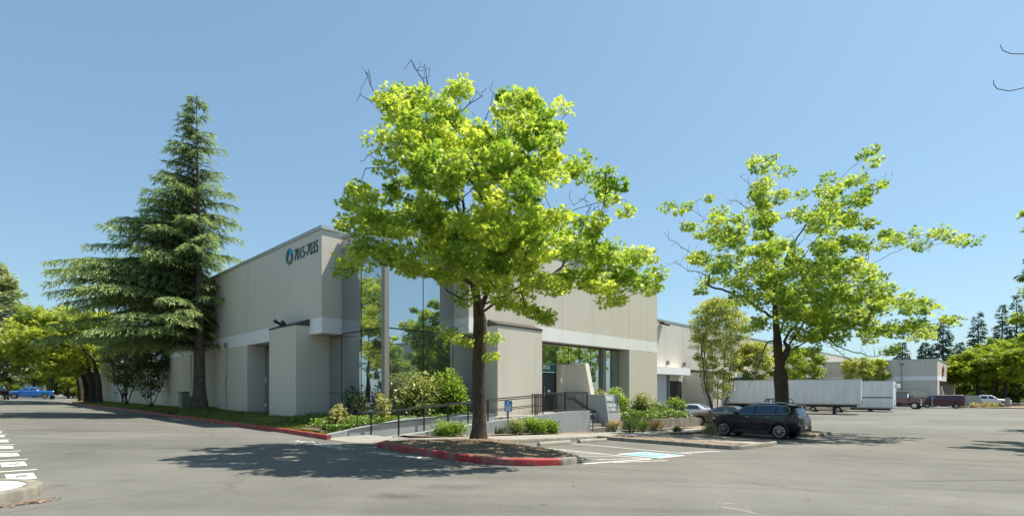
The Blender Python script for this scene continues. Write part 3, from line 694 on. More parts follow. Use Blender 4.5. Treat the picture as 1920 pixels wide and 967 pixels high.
glazing(gl, mu, 'R', 18.86, 12.1, 15.64, zE(2.66), zE(6.6), [13.9], [], -1)
glazing(gl, mu, 'R', 18.86, 12.1, 16.82, 1.08, zE(2.62), [13.9, 15.6], [E-.1], -1)
gl.build('corner_glass', M['mirror'], B); mu.rl(11.95, 11.99, 18.97, 23.0, zE(2.62), zE(2.66)); mu.rl(12.1, 16.0, 18.84, 18.88, zE(2.62), zE(2.66)); mu.rl(11.96, 11.99, 18.97, 22.49, zE(6.55), zE(6.6)); mu.rl(12.1, 15.64, 18.85, 18.88, zE(6.55), zE(6.6))
mu.build('mullion', M['mull'], B)
mb = MB(); mb.rl(11.85, 12.1, 18.74, 18.97, .9, zE(6.999)); mb.build('corner_post', M['post'], B, bevel=.02)
mb = MB(); mb.rl(11.9, 12.15, 18.98, 23.69, .9, 1.07); mb.rl(12.1, 16.82, 18.8, 19.0, .9, 1.07); mb.build('plinth', M['concgrey'], B)
gl, mu = MB(), MB()
glazing(gl, mu, 'L', 12.03, 26.76, 31.59, 1.08, zE(2.62), [27.9, 29.1, 30.3], [], -1); 
mu.rl(12.0, 12.05, 26.76, 31.59, zE(2.56), zE(2.62)); mu.rl(11.99, 12.02, 29.1, 29.2, 1.1, 3.3)
o = gl.build('recess_glass', M['mirror'], B); mu.build('recess_mullion', M['mull'], B)
gl, mu = MB(), MB(); LG = 18.55
glazing(gl, mu, 'R', LG, 19.97, 21.5, 1.17, zE(2.6), [20.7], [], -1)
glazing(gl, mu, 'R', LG, 21.5, 22.75, zE(1.5), zE(2.6), [], [], -1)
glazing(gl, mu, 'R', LG, 22.75, 27.15, 1.17, zE(2.6), [23.9, 25.0, 26.1], [], -1)
glazing(gl, mu, 'R', LG, 27.5, 29.27, 1.17, zE(2.6), [28.4], [], -1)
gl.build('entry_glass', M['mirror'], B)
mu.rl(19.97, 29.27, LG-.06, LG+.02, zE(2.6), zE(2.655)); mu.rl(21.44, 21.5, LG-.06, LG, 1.17, zE(1.5)); mu.rl(22.69, 22.75, LG-.06, LG, 1.17, zE(1.5)); mu.build('entry_mullion', M['mull'], B)
mb = MB(); mb.rl(27.17, 27.48, LG-.2, LG+.1, 1.1, zE(2.6)); mb.build('column', M['post'], B)
# entry door with teal sign
d = MB(); d.rl(21.52, 21.6, LG-.05, LG-.01, 1.18, zE(1.04)); d.rl(22.6, 22.68, LG-.05, LG-.01, 1.18, zE(1.04)); d.rl(21.6, 22.6, LG-.05, LG-.01, zE(.96), zE(1.04)); d.rl(21.6, 22.6, LG-.05, LG-.01, 1.18, 1.4)
door = d.build('door', M['mull'], B); mb = MB(); mb.rl(21.6, 22.6, LG-.035, LG-.02, 1.4, zE(.96)); mb.build('pane', M['carglass'], door)
mb = MB(); mb.tube([P(21.7, LG-.1, 2.0), P(21.7, LG-.1, 2.6)], .015, 8); mb.build('handle', M['chrome'], door)
mb = MB(); mb.rl(22.02, 22.25, LG-.045, LG-.036, 2.25, 2.38); mb.build('notice', M['lettering'], door)
mb = MB(); mb.rl(20.9, 22.68, LG-.09, LG-.05, zE(1.06), zE(1.495)); ds = mb.build('door_sign', M['teal'], B)
place_text('numerals', '7015', .3, M['lettering'], lambda u, v, w: P(21.85+u, LG-.094-w, zE(1.3)+v), ds, .012)
# wing wall beside the door with a sloping front edge, and its pilaster
mb = MB(); pr = [(LG-.002, 1.17), (16.35, 1.17), (16.94, zE(1.515)), (LG-.002, zE(1.515))]
mb.prism([P(23.33, L, z) for L, z in pr], [P(23.68, L, z) for L, z in pr]); mb.build('wing_wall', M['wall'], B)
mb = MB(); mb.rl(22.8, 23.32, LG-.35, LG-.01, 1.17, zE(1.5)); mb.build('pilaster', M['wall'], B)
# conduit, downpipe, flood lights on the side wall
mb = MB(); mb.tube([P(10.93, 35.0, 1.2), P(10.93, 35.15, 2.6), P(10.95, 35.0, 3.2), P(10.95, 35.0, zE(2.7))], .04, 8); mb.rl(10.86, 10.99, 34.8, 35.15, zE(2.68), zE(2.98)); mb.build('downpipe', M['galv'], B)
mb = MB(); mb.tube([P(10.96, 42.4, 2.4), P(10.96, 42.4, zE(2.6))], .02, 6); mb.build('conduit', M['util'], B)
mb = MB(); mb.rl(10.5, 10.65, 25.8, 25.95, zE(3.14), zE(3.3)); mb.tube([P(10.5, 25.9, zE(3.3)), P(10.2, 25.7, zE(3.38))], [.05, .09], 10); mb.tube([P(10.6, 25.5, zE(3.25)), P(10.35, 25.2, zE(3.3))], [.05, .09], 10); mb.build('flood_light', M['plastic'], B)

# numerals and emblem on the shaded wall: its own thing
sg = empty('building_sign', P(10.98, 26, zE(5.9)), 0, 'teal numerals 7015-7035 with round leaf emblem high on the shaded side wall', 'sign')
def on_side(R):  # text plane on the L-wall, u to the right (towards the camera side, -L)
    return lambda u, v, w: P(R-w, u, v)
# solve the corners from the photograph: numerals x 552-597, heights
def Lat(px, R=11.): t = (px-960)/F; return (.694-.72*t)*R/(.72+.694*t)
def zat(px, py, R=11.): L = Lat(px, R); return (733-py)/F*(.72*R+.694*L)+E
La, Lb = Lat(552.5), Lat(597.3); zc = (zat(575, 459)+zat(575, 483))/2
hgt_n = zat(575, 457.5)-zat(575, 481)
me = text_mesh('7015-7035', 1.0, .02); wd = max(v.co.x for v in me.vertices)-min(v.co.x for v in me.vertices); ht = max(v.co.y for v in me.vertices)-min(v.co.y for v in me.vertices)
sx = (La-Lb)/wd; sy = hgt_n/ht
def numfn(u, v, w): return P(10.985-w, (La+Lb)/2-u*sx, zc+v*sy)
place_text('numerals', '7015-7035', 1.0, M['tealdark'], numfn, sg, .0, .02)
eL, ez = Lat(543.5), (zat(543.5, 466.5)+zat(543.5, 496))/2; er = (zat(543.5, 466)-zat(543.5, 496.5))/2
def emb(pts, name, mat, dz=0):
    mb = MB(); mb.prism([P(10.99, eL-u*er, ez+v*er) for u, v in pts], [P(10.955-dz, eL-u*er, ez+v*er) for u, v in pts]); mb.build(name, mat, sg)
def arc(cx, cy, r, a0, a1, n=12): return [(cx+r*math.cos(math.radians(a0+(a1-a0)*i/n)), cy+r*math.sin(math.radians(a0+(a1-a0)*i/n))) for i in range(n+1)]
emb(arc(0, 0, 1, 95, 225)+[(-.45, -.5), (-.35, .1), (-.1, .45), (-.05, .7)], 'emblem_left_leaf', M['teal'])
emb(arc(0, 0, .98, 20, 88)+[(.05, .6), (.15, .3), (.3, .05), (.6, .15)], 'emblem_blue_drop', M['cyan'])
emb(arc(0, 0, 1, -75, 10)+[(.62, -.02), (.5, -.5), (.35, -.8)], 'emblem_right_leaf', M['tealdark'])
emb(arc(0, 0, .98, 228, 280)+[(.05, -.6), (-.15, -.42), (-.35, -.45)], 'emblem_green_foot', M['green'])

# ------------------------------------------------------------------ ramp, stairs, rails
DK = E-1.13                                # deck level 1.17
rz = lambda R: (E-1.62)+(DK-(E-1.62))*min(1, max(0, (R-9.9)/9.2)) if R < 19.1 else DK
RM = empty('entrance_ramp', P(10, 15.5, .7), 0, 'grey concrete access ramp with side walls rising to the entrance deck and steps', 'ramp')
mb = MB()
Rr = [9.6+.6*i for i in range(21)]
for L0, L1 in ((15.0, 16.2),):
    vs = [P(R, L, rz(R)) for R in Rr for L in (L0, L1)]; mb.add(vs, [(2*i, 2*i+2, 2*i+3, 2*i+1) for i in range(len(Rr)-1)])
mb.rl(15.8, 20.8, 16.2, 18.55, DK-.3, DK); mb.rl(20.8, 24.0, 16.75, 18.55, DK-.3, DK); mb.rl(24.0, 29.3, 17.6, 18.55, .6, DK)
mb.build('deck', M['walk'], RM)
mb = MB()
top = [(9.79, zE(-1.5)), (14.4, zE(-1.17)), (19.0, zE(-.925)), (20.8, zE(-.93))]
pr = [(9.79, -.2)]+top+[(20.8, -.2)]
mb.prism([P(R, 14.8, z) for R, z in pr], [P(R, 15.0, z) for R, z in pr]); mb.build('outer_wall', M['concgrey'], RM, bevel=.015)
top = [(8.06, zE(-1.42)), (9.28, zE(-1.25)), (11.3, zE(-1.0)), (15.8, zE(-.98))]
pr = [(8.06, .3)]+top+[(15.8, .3)]
mb = MB(); mb.prism([P(R, 16.2, z) for R, z in pr], [P(R, 16.4, z) for R, z in pr]); mb.build('inner_wall', M['concgrey'], RM, bevel=.015)
mb = MB(); gb = gz(21.6, 14.7)+.12; ns = 5
for i in range(ns):
    mb.rl(20.82, 22.68, 14.95+.32*i, 16.76, gb+(DK-gb)*i/ns-(.3 if i == 0 else 0), gb+(DK-gb)*(i+1)/ns)
mb.build('steps', M['walk'], RM)
# cheek wall with slanted end carrying the address sign
ck = MB(); zt = zE(-.165)
LF = [(14.92, gz(22.7, 14.9)-.2), (15.27, zt)]
pr = [(14.90, gz(22.7, 14.9)-.1), (18.5, .6), (18.5, zt), (15.27, zt)]
ck.prism([P(22.7, L, z) for L, z in pr], [P(23.95, L, z) for L, z in pr]); cw = ck.build('cheek_wall', M['concgrey'], RM, bevel=.02)
asg = empty('address_sign', P(23.3, 15.1, 1.6), 0, 'white lettered address panel on the slanted end of the stair wall', 'sign')
zb0 = gz(22.7, 14.9)-.1; sl = (15.27-14.90)/(zt-zb0)
def onend(u, v, w): z = v; return P(23.32+u, 14.90+(z-zb0)*sl-.008-w, z)
mb = MB()
for z0 in (1.22, 1.75): mb = MB(); mb.add([onend(u, v, 0.004) for u, v in ((-.6, z0), (.6, z0), (.6, z0+.02), (-.6, z0+.02))], [(0, 1, 2, 3)]); mb.build('groove', M['mull'], asg, fixn=False)
place_text('lettering', '7015', .26, M['lettering'], lambda u, v, w: onend(u-.25, v+1.9, .006), asg, .015)
place_text('lettering', '7015 - 7035', .15, M['lettering'], lambda u, v, w: onend(u-.05, v+1.55, .006), asg, .008)
place_text('lettering', '7015', .15, M['lettering'], lambda u, v, w: onend(u-.05, v+1.34, .006), asg, .008)
# dark angled bar on the cheek wall and small loop rail at the bottom step
HR = empty('stair_handrail', P(21.9, 15.3, .6), 0, 'black steel handrail rising beside the entrance steps, with a dark angled bar on the grey cheek wall', 'handrail')
mb = MB(); mb.tube([P(22.62, 15.75, zE(-1.05)), P(22.62, 16.0, zE(-1.05)), P(22.62, 17.2, zE(-.42)), P(22.62, 17.6, zE(-.42))], .045, 8); mb.build('wall_bar', M['rail'], HR)
mb = MB(); r0 = 20.95; gzl = gz(21, 14.6)+.12
for a, b in ((14.75, 0),): mb.tube([P(r0, a, gzl), P(r0, a, gzl+.95)], .025, 8)
mb.tube([P(r0, 14.75, gzl+.93), P(r0, 14.45, gzl+.93), P(r0, 14.45, gzl+.5), P(r0, 14.75, gzl+.5)], .022, 8)
mb.tube([P(r0, 14.75, gzl+.93), P(r0, 16.6, DK+.93), P(r0, 17.0, DK+.93), P(r0, 17.0, DK)], .022, 8); mb.build('stair_rail', M['rail'], HR)

def railing(name, label, line, posts, L, zdeck, h=.9, mid=True, picket=None, ext=0, endloop=None):
    o = empty(name, P(posts[0], L, zdeck(posts[0])), 0, label, 'railing')
    for R in posts: mb = MB(); mb.rl(R-.022, R+.022, L-.022, L+.022, zdeck(R)-.02, zdeck(R)+h); mb.build('post', M['rail'], o)
    mb = MB(); mb.tube([P(R, L, zdeck(R)+h) for R in line], .024, 8); mb.build('top_rail', M['rail'], o, smooth=True)
    if mid: mb = MB(); mb.tube([P(R, L, zdeck(R)+h*.52) for R in line], .018, 8); mb.build('mid_rail', M['rail'], o, smooth=True)
    if picket:
        a, b, st = picket; mb = MB(); mb.tube([P(R, L, zdeck(R)+.12) for R in np.linspace(a, b, 5)], .016, 8); mb.build('bottom_rail', M['rail'], o)
        for R in np.arange(a+st, b-.02, st): mb = MB(); mb.rl(R-.009, R+.009, L-.009, L+.009, zdeck(R)+.12, zdeck(R)+h-.01); mb.build('picket', M['rail'], o)
    return o
ow = lambda R: float(np.interp(R, [9.79, 14.4, 19.0, 20.8], [zE(-1.5), zE(-1.17), zE(-.925), zE(-.93)]))
railing('ramp_railing', 'black two-rail railing on the outer ramp wall, left of the pickets', [9.95, 12, 14.4, 17.0], [9.98, 12.1, 14.1, 16.9], 14.9, ow, .86)
railing('deck_railing', 'black picket railing on the outer wall in front of the entrance door', [17.04, 19.0, 20.7], [17.02, 19.0, 20.7], 14.9, ow, .88, False, (17.04, 20.68, .105))
o = railing('ramp_handrail', 'black two-rail handrail along the inner side of the ramp before the shrubs', [9.2, 9.6, 12.0, 15.0, 18.9], [9.65, 11.9, 14.1, 16.4, 18.8], 16.08, rz, .9)
mb = MB(); mb.tube([P(9.2, 16.08, rz(9.2)+.9), P(9.12, 16.08, rz(9.2)+.86), P(9.12, 16.08, rz(9.2)+.5), P(9.2, 16.08, rz(9.2)+.468)], .02, 8); mb.build('end_loop', M['rail'], o)
railing('landing_railing', 'black picket railing at the top of the steps behind the deck railing', [18.95, 20.7], [18.95, 20.7], 16.9, lambda R: DK, .98, False, (18.97, 20.68, .11))

# accessible parking sign on a post
sp = empty('accessible_sign', P(*(14.75, 14.2), gz(14.75, 14.2)), 0, 'blue accessible parking sign on a thin steel post before the ramp wall', 'sign')
t = (953-960)/F; Ls_ = 14.35; Rs_ = (.72+t*.694)*Ls_/(.694-t*.72); gs = gz(Rs_, Ls_)+.14; Zs = .72*Rs_+.694*Ls_; ztop = E-(750.5-733)/F*Zs; zbot = E-(771-733)/F*Zs
sp.location = P(Rs_, Ls_, gs)
fx, fy = (Vector((0, 0))-Vector(xy(Rs_, Ls_))).normalized()
def face(u, v, w): x, y = xy(Rs_, Ls_); a = math.radians(8); nx, ny = fx*math.cos(a)-fy*math.sin(a), fx*math.sin(a)+fy*math.cos(a); return (x-ny*u+nx*w, y+nx*u+ny*w, v)
mb = MB(); mb.box(-.025, .025, gs-.1, ztop-.02, -.012, .012, T=face); mb.build('post', M['util'], sp)
wS = .155; mb = MB(); c_ = .03
oct_ = [(-wS+c_, zbot), (wS-c_, zbot), (wS, zbot+c_), (wS, ztop-c_), (wS-c_, ztop), (-wS+c_, ztop), (-wS, ztop-c_), (-wS, zbot+c_)]
mb.prism([face(u, v, .014) for u, v in oct_], [face(u, v, .02) for u, v in oct_]); pn = mb.build('panel', M['blue_sign'], sp)
mb = MB(); ring = lambda cx, cy, r0, r1, a0, a1: [mb.add([face(cx+r*math.cos(a), cy+r*math.sin(a), .0225) for r, a in ((r0, x0), (r0, x0+.3), (r1, x0+.3), (r1, x0))], [(0, 1, 2, 3)]) for x0 in np.arange(a0, a1, .3)]
cy = zbot+(ztop-zbot)*.62; ring(-.01, cy-.03, .075, .055, 1.8+.6, 7.0)
for pts in ([(-.03, .1), (.0, .1), (.0, -.01), (-.03, -.01)], [(-.03, .02), (.06, .02), (.06, 0), (-.03, 0)], [(.045, 0), (.07, 0), (.1, -.1), (.075, -.1)], [(-.035, .16), (.005, .16), (.005, .12), (-.035, .12)]):
    mb.add([face(u, cy+v, .0225) for u, v in pts], [(0, 1, 2, 3)])
mb.build('symbol', M['lettering'], pn, fixn=False)
for q, tx in enumerate(('RESERVED', 'PARKING', 'PERMIT')): place_text('wording', tx, .058, M['lettering'], lambda u, v, w, q=q: face(u, zbot+.17-.06*q+v, .0225), pn, .0015)

# planter wall to the right
PW = MB()
prr = [(24.0, zE(-1.53)), (33.0, zE(-1.72))]
PW.prism([P(24.0, 14.8, .1), P(24.0, 14.8, zE(-1.53)), P(33.0, 14.8, zE(-1.72)), P(33.0, 14.8, -.2)], [P(24.0, 15.0, .1), P(24.0, 15.0, zE(-1.53)), P(33.0, 15.0, zE(-1.72)), P(33.0, 15.0, -.2)])
PW.prism([P(32.8, 15.003, -.2), P(33.0, 15.003, -.2), P(33.0, 15.003, zE(-1.72)), P(32.8, 15.003, zE(-1.72))], [P(32.8, 17.7, -.2), P(33.0, 17.7, -.2), P(33.0, 17.7, zE(-1.5)), P(32.8, 17.7, zE(-1.5))])
o = PW.build('planter_wall', M['planterc'], bevel=.015); tag(o, 'low weathered concrete planter wall along the front right of the building', 'planter wall')
pz = lambda R, L: .72-.02*(R-24)+.1*(L-15)+(.08*math.sin(R*1.3))
grid('planter_soil', [24, 26, 28, 30, 32.8], [15, 15.9, 16.8, 17.8], pz, M['mulch'])

# utility boxes and the person at the side door
def on_wallx(px, py, R=11): return Lat(px, R), zat(px, py, R)
ub = empty('utility_cabinet', P(10.6, 43.2, 1.15), 0, 'grey metal utility cabinet standing against the side wall behind the cedar', 'cabinet')
mb = MB(); mb.rl(10.35, 10.95, 42.2, 43.1, 1.0, 2.22); mb.build('body', M['util'], ub, bevel=.02); mb = MB(); mb.rl(10.3, 10.97, 42.15, 43.15, 2.22, 2.27); mb.build('lid', M['plastic'], ub)
ub = empty('meter_box', P(10.6, 40.4, 1.15), 0, 'tan meter box raised on two legs beside the cedar trunk', 'utility box')
mb = MB(); mb.rl(10.45, 10.9, 39.5, 40.8, 1.95, 2.9); mb.build('box', M['utiltan'], ub, bevel=.02); mb = MB(); mb.tube([P(10.7, 39.8, .9), P(10.7, 39.8, 1.96)], .035); mb.build('leg', M['galv'], ub); mb = MB(); mb.tube([P(10.7, 40.5, .9), P(10.7, 40.5, 1.96)], .035); mb.build('leg', M['galv'], ub)
sdL = Lat(219.5); zb = 1.1
sd = empty('side_door', P(10.97, sdL, zb), 0, 'pale grey side door with dark push bar, half hidden by a small tree', 'door')
mb = MB(); mb.rl(10.93, 10.995, sdL-.75, sdL+.75, zb, zb+2.35); mb.build('leaf', M['door'], sd); mb = MB(); mb.rl(10.87, 10.925, sdL-.6, sdL+.7, zb+.98, zb+1.1); mb.build('push_bar', M['plastic'], sd)

def person(loc, rz_, label):
    o = empty('person', loc, rz_, label, 'person')
    def skin(name, pts, edges, rad, mat, sub=1):
        me = bpy.data.meshes.new(name); me.from_pydata(pts, edges, []); ob = bpy.data.objects.new(name, me); COL.objects.link(ob)
        md = ob.modifiers.new('s', 'SKIN'); me.skin_vertices  # layer created by the modifier
        for v, r in zip(me.skin_vertices[0].data, rad): v.radius = (r, r) if not isinstance(r, tuple) else r
        me.skin_vertices[0].data[0].use_root = True
        ms = ob.modifiers.new('u', 'SUBSURF'); ms.levels = sub; ms.render_levels = sub
        bpy.context.view_layer.update()
        m2 = bpy.data.meshes.new_from_object(ob.evaluated_get(bpy.context.evaluated_depsgraph_get())); bpy.data.objects.remove(ob)
        m2.materials.clear(); m2.materials.append(mat); m2.polygons.foreach_set('use_smooth', [True]*len(m2.polygons))
        q = bpy.data.objects.new(name, m2); COL.objects.link(q); q.parent = o; return q
    # walking towards +x
    pts = [(0, 0, .95), (0, 0, 1.2), (0.02, 0, 1.42), (.03, 0, 1.52), (.05, 0, 1.64), (.05, 0, 1.74),
           (0, .1, .93), (.16, .1, .5), (.22, .1, .1), (.34, .1, .04), (0, -.1, .93), (-.02, -.1, .5), (-.3, -.1, .2), (-.22, -.1, .1),
           (.02, .2, 1.42), (-.08, .25, 1.15), (.02, .24, .92), (.02, -.2, 1.42), (.1, -.25, 1.15), (.28, -.22, 1.0), (.06, .24, .84), (.34, -.2, .95)]
    ed = [(0, 1), (1, 2), (2, 3), (3, 4), (4, 5), (0, 6), (6, 7), (7, 8), (8, 9), (0, 10), (10, 11), (11, 12), (12, 13), (2, 14), (14, 15), (15, 16), (2, 17), (17, 18), (18, 19), (16, 20), (19, 21)]
    rad = [(.14, .11), (.13, .1), (.15, .1), .055, .09, .08, .09, .065, .045, .045, .09, .065, .045, .045, .06, .045, .035, .06, .045, .035, .03, .03]
    skin('body', pts, ed, rad, M['skin'], 2)
    sp_ = [(0, 0, 1.0), (0, 0, 1.2), (.02, 0, 1.43), (.02, .2, 1.42), (-.08, .25, 1.18), (.02, -.2, 1.42), (.1, -.25, 1.18), (.02, 0, 1.47)]
    skin('shirt', sp_, [(0, 1), (1, 2), (2, 3), (3, 4), (2, 5), (5, 6), (2, 7)], [(.17, .14), (.155, .12), (.17, .12), .08, .06, .08, .06, .07], M['shirt'], 2)
    skin('trousers', [(0, 0, .98), (0, .1, .9), (.16, .1, .5), (.22, .1, .14), (0, -.1, .9), (-.02, -.1, .5), (-.28, -.1, .22)], [(0, 1), (1, 2), (2, 3), (0, 4), (4, 5), (5, 6)], [(.15, .13), .11, .085, .07, .11, .085, .07], M['trouser'], 2)
    mb = MB(); mb.ball((.035, 0, 1.71), (.105, .09, .09), 6); mb.build('hair', M['hair'], o, world=False, smooth=True)
    mb = MB(); mb.ball((.14, 0, 1.655), (.02, .015, .022), 4); mb.build('nose', M['skin'], o, world=False, smooth=True)
    for s in (-1, 1): mb = MB(); mb.ball((.3 if s > 0 else -.24, .1*s, .05 if s > 0 else .13), (.13, .05, .05), 5); mb.build('shoe', M['black'], o, world=False, smooth=True)
    return o
pL = Lat(233, 10.3); person(P(10.3, pL, lawn_z(10.3, pL)), LANG, 'person in white shirt and dark trousers walking past the side door')

# ------------------------------------------------------------------ wing and far corner block
WG = empty('warehouse_wing', P(32.9, 26.5, .2), 0, 'long single-height beige warehouse wing behind the trailers, with dock canopies', 'building')
mb = MB(); LW = 26.5; WT = zE(7.3)
def wz(z): return z
panels(mb, 'R', LW, .3, 32.885, 138, -.6, WT, [32.9+7.3*i for i in range(1, 15)])
mb.build('wall', M['wall_far'], WG)
mb = MB(); mb.rl(32.885, 138, LW-.05, LW+.4, WT+.003, WT+.16); mb.build('coping', M['coping'], WG)
mb = MB(); mb.rl(32.9, 137.9, LW+.3, 79, WT-.4, WT-.35); mb.build('roof', M['roof'], WG)
mb = MB(); mb.rl(33.0, 138, LW+.24, LW+.28, -.5, WT-.05); mb.build('joint_backing', M['dark'], WG)
def RatL(px, L): t = (px-960)/F; return (.72+t*.694)*L/(.694-t*.72)
for q, (Ra, Rb, Rc) in enumerate(((40.0, 54.0, 55.2), (62.0, 75.6, 76.6), (84.0, 97.0, 98.0))):
    mb = MB(); mb.rl(Ra, Rb, LW-1.2, LW-.004, zE(1.72), zE(2.45)); mb.build('dock_canopy', M['band'], WG)
    mb = MB(); mb.rl(Rc, Rc+2.3, LW-3.2, LW-.006, -.6, zE(2.05)); pr = mb.build('dock_pier', M['wall'], WG)
    mb = MB(); mb.prism([P(Rc-.05, LW-3.25, zE(2.06)), P(Rc-.05, LW-.006, zE(2.06)), P(Rc-.05, LW-.006, zE(2.45)), P(Rc-.05, LW-3.25, zE(2.14))], [P(Rc+2.35, LW-3.25, zE(2.06)), P(Rc+2.35, LW-.006, zE(2.06)), P(Rc+2.35, LW-.006, zE(2.45)), P(Rc+2.35, LW-3.25, zE(2.14))]); mb.build('pier_cap', M['darkcap'], pr)
    mb = MB(); mb.rl(Rc-4.0, Rc-.9, LW-.05, LW-.008, -.3, zE(1.1)); od = mb.build('open_dock_door', M['dark'], WG)
    mb = MB(); mb.rl(Rc-3.7, Rc-2.8, LW-.4, LW-.06, .25, .65); mb.rl(Rc-2.5, Rc-1.6, LW-.45, LW-.06, .25, .8); mb.build('stacked_goods', M['tan'], od)
    mb = MB(); mb.rl(Rc-4.2, Rc-4.0, LW-.25, LW-.006, -.3, zE(1.7)); mb.build('door_frame', M['util'], WG)
    mb = MB(); mb.rl(Rc-8.6, Rc-4.3, LW-.05, LW-.006, -.3, zE(1.7)); mb.build('roller_door', M['door'], WG)
place_text('dock_number', '30', .5, M['lettering'], lambda u, v, w: P(51.9+u, LW-.02, zE(1.4)+v), WG, .02)
for px in (1250, 1281, 1385): 
    R = RatL(px, LW); mb = MB(); mb.rl(R-.08, R+.08, LW-.3, LW-.005, zE(2.75), zE(3.2)); mb.build('wall_lamp', M['util'], WG)
mb = MB(); R = RatL(1237, LW); mb.rl(R-.2, R+.6, LW-.5, LW-.06, zE(6.9), zE(7.1)); mb.tube([P(R, LW-.4, zE(7.0)), P(R, LW-.8, zE(6.8))], .12); mb.tube([P(R+.5, LW-.4, zE(7.0)), P(R+.5, LW-.8, zE(6.8))], .12); mb.build('flood_light', M['plastic'], WG)
# wall sign on wing
R0, R1 = RatL(1547, LW), RatL(1562.5, LW); Zm = .72*(R0+R1)/2+.694*LW; z0 = E+(733-688)/F*Zm; z1 = E+(733-682)/F*Zm
ws = empty('wall_sign', P((R0+R1)/2, LW-.1, z0), 0, 'red and black company sign high on the far wing wall above the trailer', 'sign')
rm = R0+(R1-R0)*.27
mb = MB(); mb.rl(R0, rm, LW-.16, LW-.01, z0, z1); mb.build('red_panel', M['red'], ws)
mb = MB(); mb.rl(rm+.05, R1, LW-.16, LW-.01, z0+.1, z1-.1); mb.build('black_panel', M['mull'], ws)
# far corner block
FB = empty('far_corner_block', P(113, 9.5, -.4), 0, 'beige end block with white band and red emblem at the far right of the lot', 'building')
mb = MB(); FH = E+5.35
mb.rl(113, 113.3, 9.5, 26.4, -.8, zE(1.85)); mb.rl(113, 113.3, 9.5, 26.4, zE(2.6), FH)
mb.rl(113.3, 116.2, 9.5, 9.8, -.8, zE(1.85)); mb.rl(113.3, 134, 9.5, 9.8, zE(2.6), FH); mb.rl(133.7, 134, 9.8, 26.4, -.8, FH)
mb.rl(134.2, 137.2, 8.8, 11.5, -.8, zE(2.35))
mb.build('wall', M['wall_far'], FB)
mb = MB(); mb.rl(112.99, 113.3, 9.49, 26.4, zE(1.85), zE(2.6)); mb.rl(113.3, 129, 9.49, 9.8, zE(1.85), zE(2.6)); mb.build('band', M['band'], FB)
mb = MB(); mb.rl(112.94, 134.1, 9.43, 9.9, FH+.003, FH+.16); mb.rl(112.94, 113.4, 9.9, 26.4, FH+.003, FH+.16); mb.build('coping', M['coping'], FB)
mb = MB(); mb.rl(113.3, 133.8, 9.8, 26.4, FH-.5, FH-.45); mb.build('roof', M['roof'], FB)
mb = MB(); mb.rl(116.2, 133.9, 11.4, 11.45, -.6, zE(1.85)); mb.build('entry_glass', M['mirror'], FB)
mb = MB(); pr = [(11.38, -.6), (8.6, -.6), (9.4, zE(.9)), (11.38, zE(.9))]; mb.prism([P(118.5, L, z) for L, z in pr], [P(119, L, z) for L, z in pr]); mb.build('wing_wall', M['wall_far'], FB)
mb = MB(); pr = [(9.4, -.6), (3.6, -.6), (4.4, zE(-.75)), (9.4, zE(-.75))]; mb.prism([P(118.0, L, z) for L, z in pr], [P(119.6, L, z) for L, z in pr]); mb.build('stair_wall', M['concgrey'], FB)
mb = MB(); mb.rl(112.9, 112.98, 14.3, 14.36, zE(-.5), zE(4.6)); mb.rl(112.7, 112.98, 14.1, 14.6, zE(4.6), zE(4.9)); mb.build('conduit', M['util'], FB)
mb = MB()
for a, b in zip(np.linspace(0, 2*math.pi, 17), np.linspace(0, 2*math.pi, 17)[1:]):
    mb.prism([P(121.5+r*math.cos(x)*1.2, 9.49, zE(3.7)+r*math.sin(x)*1.0) for r, x in ((1, a), (1, b), (.55, b), (.55, a))], [P(121.5+r*math.cos(x)*1.2, 9.35, zE(3.7)+r*math.sin(x)*1.0) for r, x in ((1, a), (1, b), (.55, b), (.55, a))])
M['rust'] = simple('rust_red_paint', (.28, .07, .04), .5)
o = mb.build('wall_emblem', M['rust']); tag(o, 'red ring emblem mounted high on the sunny face of the far end block', 'sign')
# tan barrel awning on its shaded face
aw = MB(); pts = []
La_, Lb_ = 10.8, 21.0
def arcp(L): return [P(113-.02-1.3*math.sin(a), L, zE(-1.0)+1.25*math.cos(a)) for a in np.linspace(0, math.pi/2, 8)]+[P(112.98, L, zE(-1.0))]
aw.prism(arcp(La_), arcp(Lb_)); o = aw.build('awning', M['tan'], FB)

# sister building seen only in the glass (right, out of frame)
SB = empty('warehouse_across_lot', (34, 2, .2), 0, 'beige warehouse with white band across the lot, seen in the glass reflections', 'building')
mb = MB(); mb.box(44, 45, -24, 22, -.5, 4.0); mb.box(44, 45, -24, 22, 4.7, 8.6); mb.build('wall', M['wall'], SB)
mb = MB(); mb.box(43.97, 45, -24, 22, 4.0, 4.7); mb.build('band', M['band'], SB)
mb = MB(); mb.box(43.9, 45.1, -24.1, 22.1, 8.6, 8.75); mb.build('coping', M['coping'], SB)
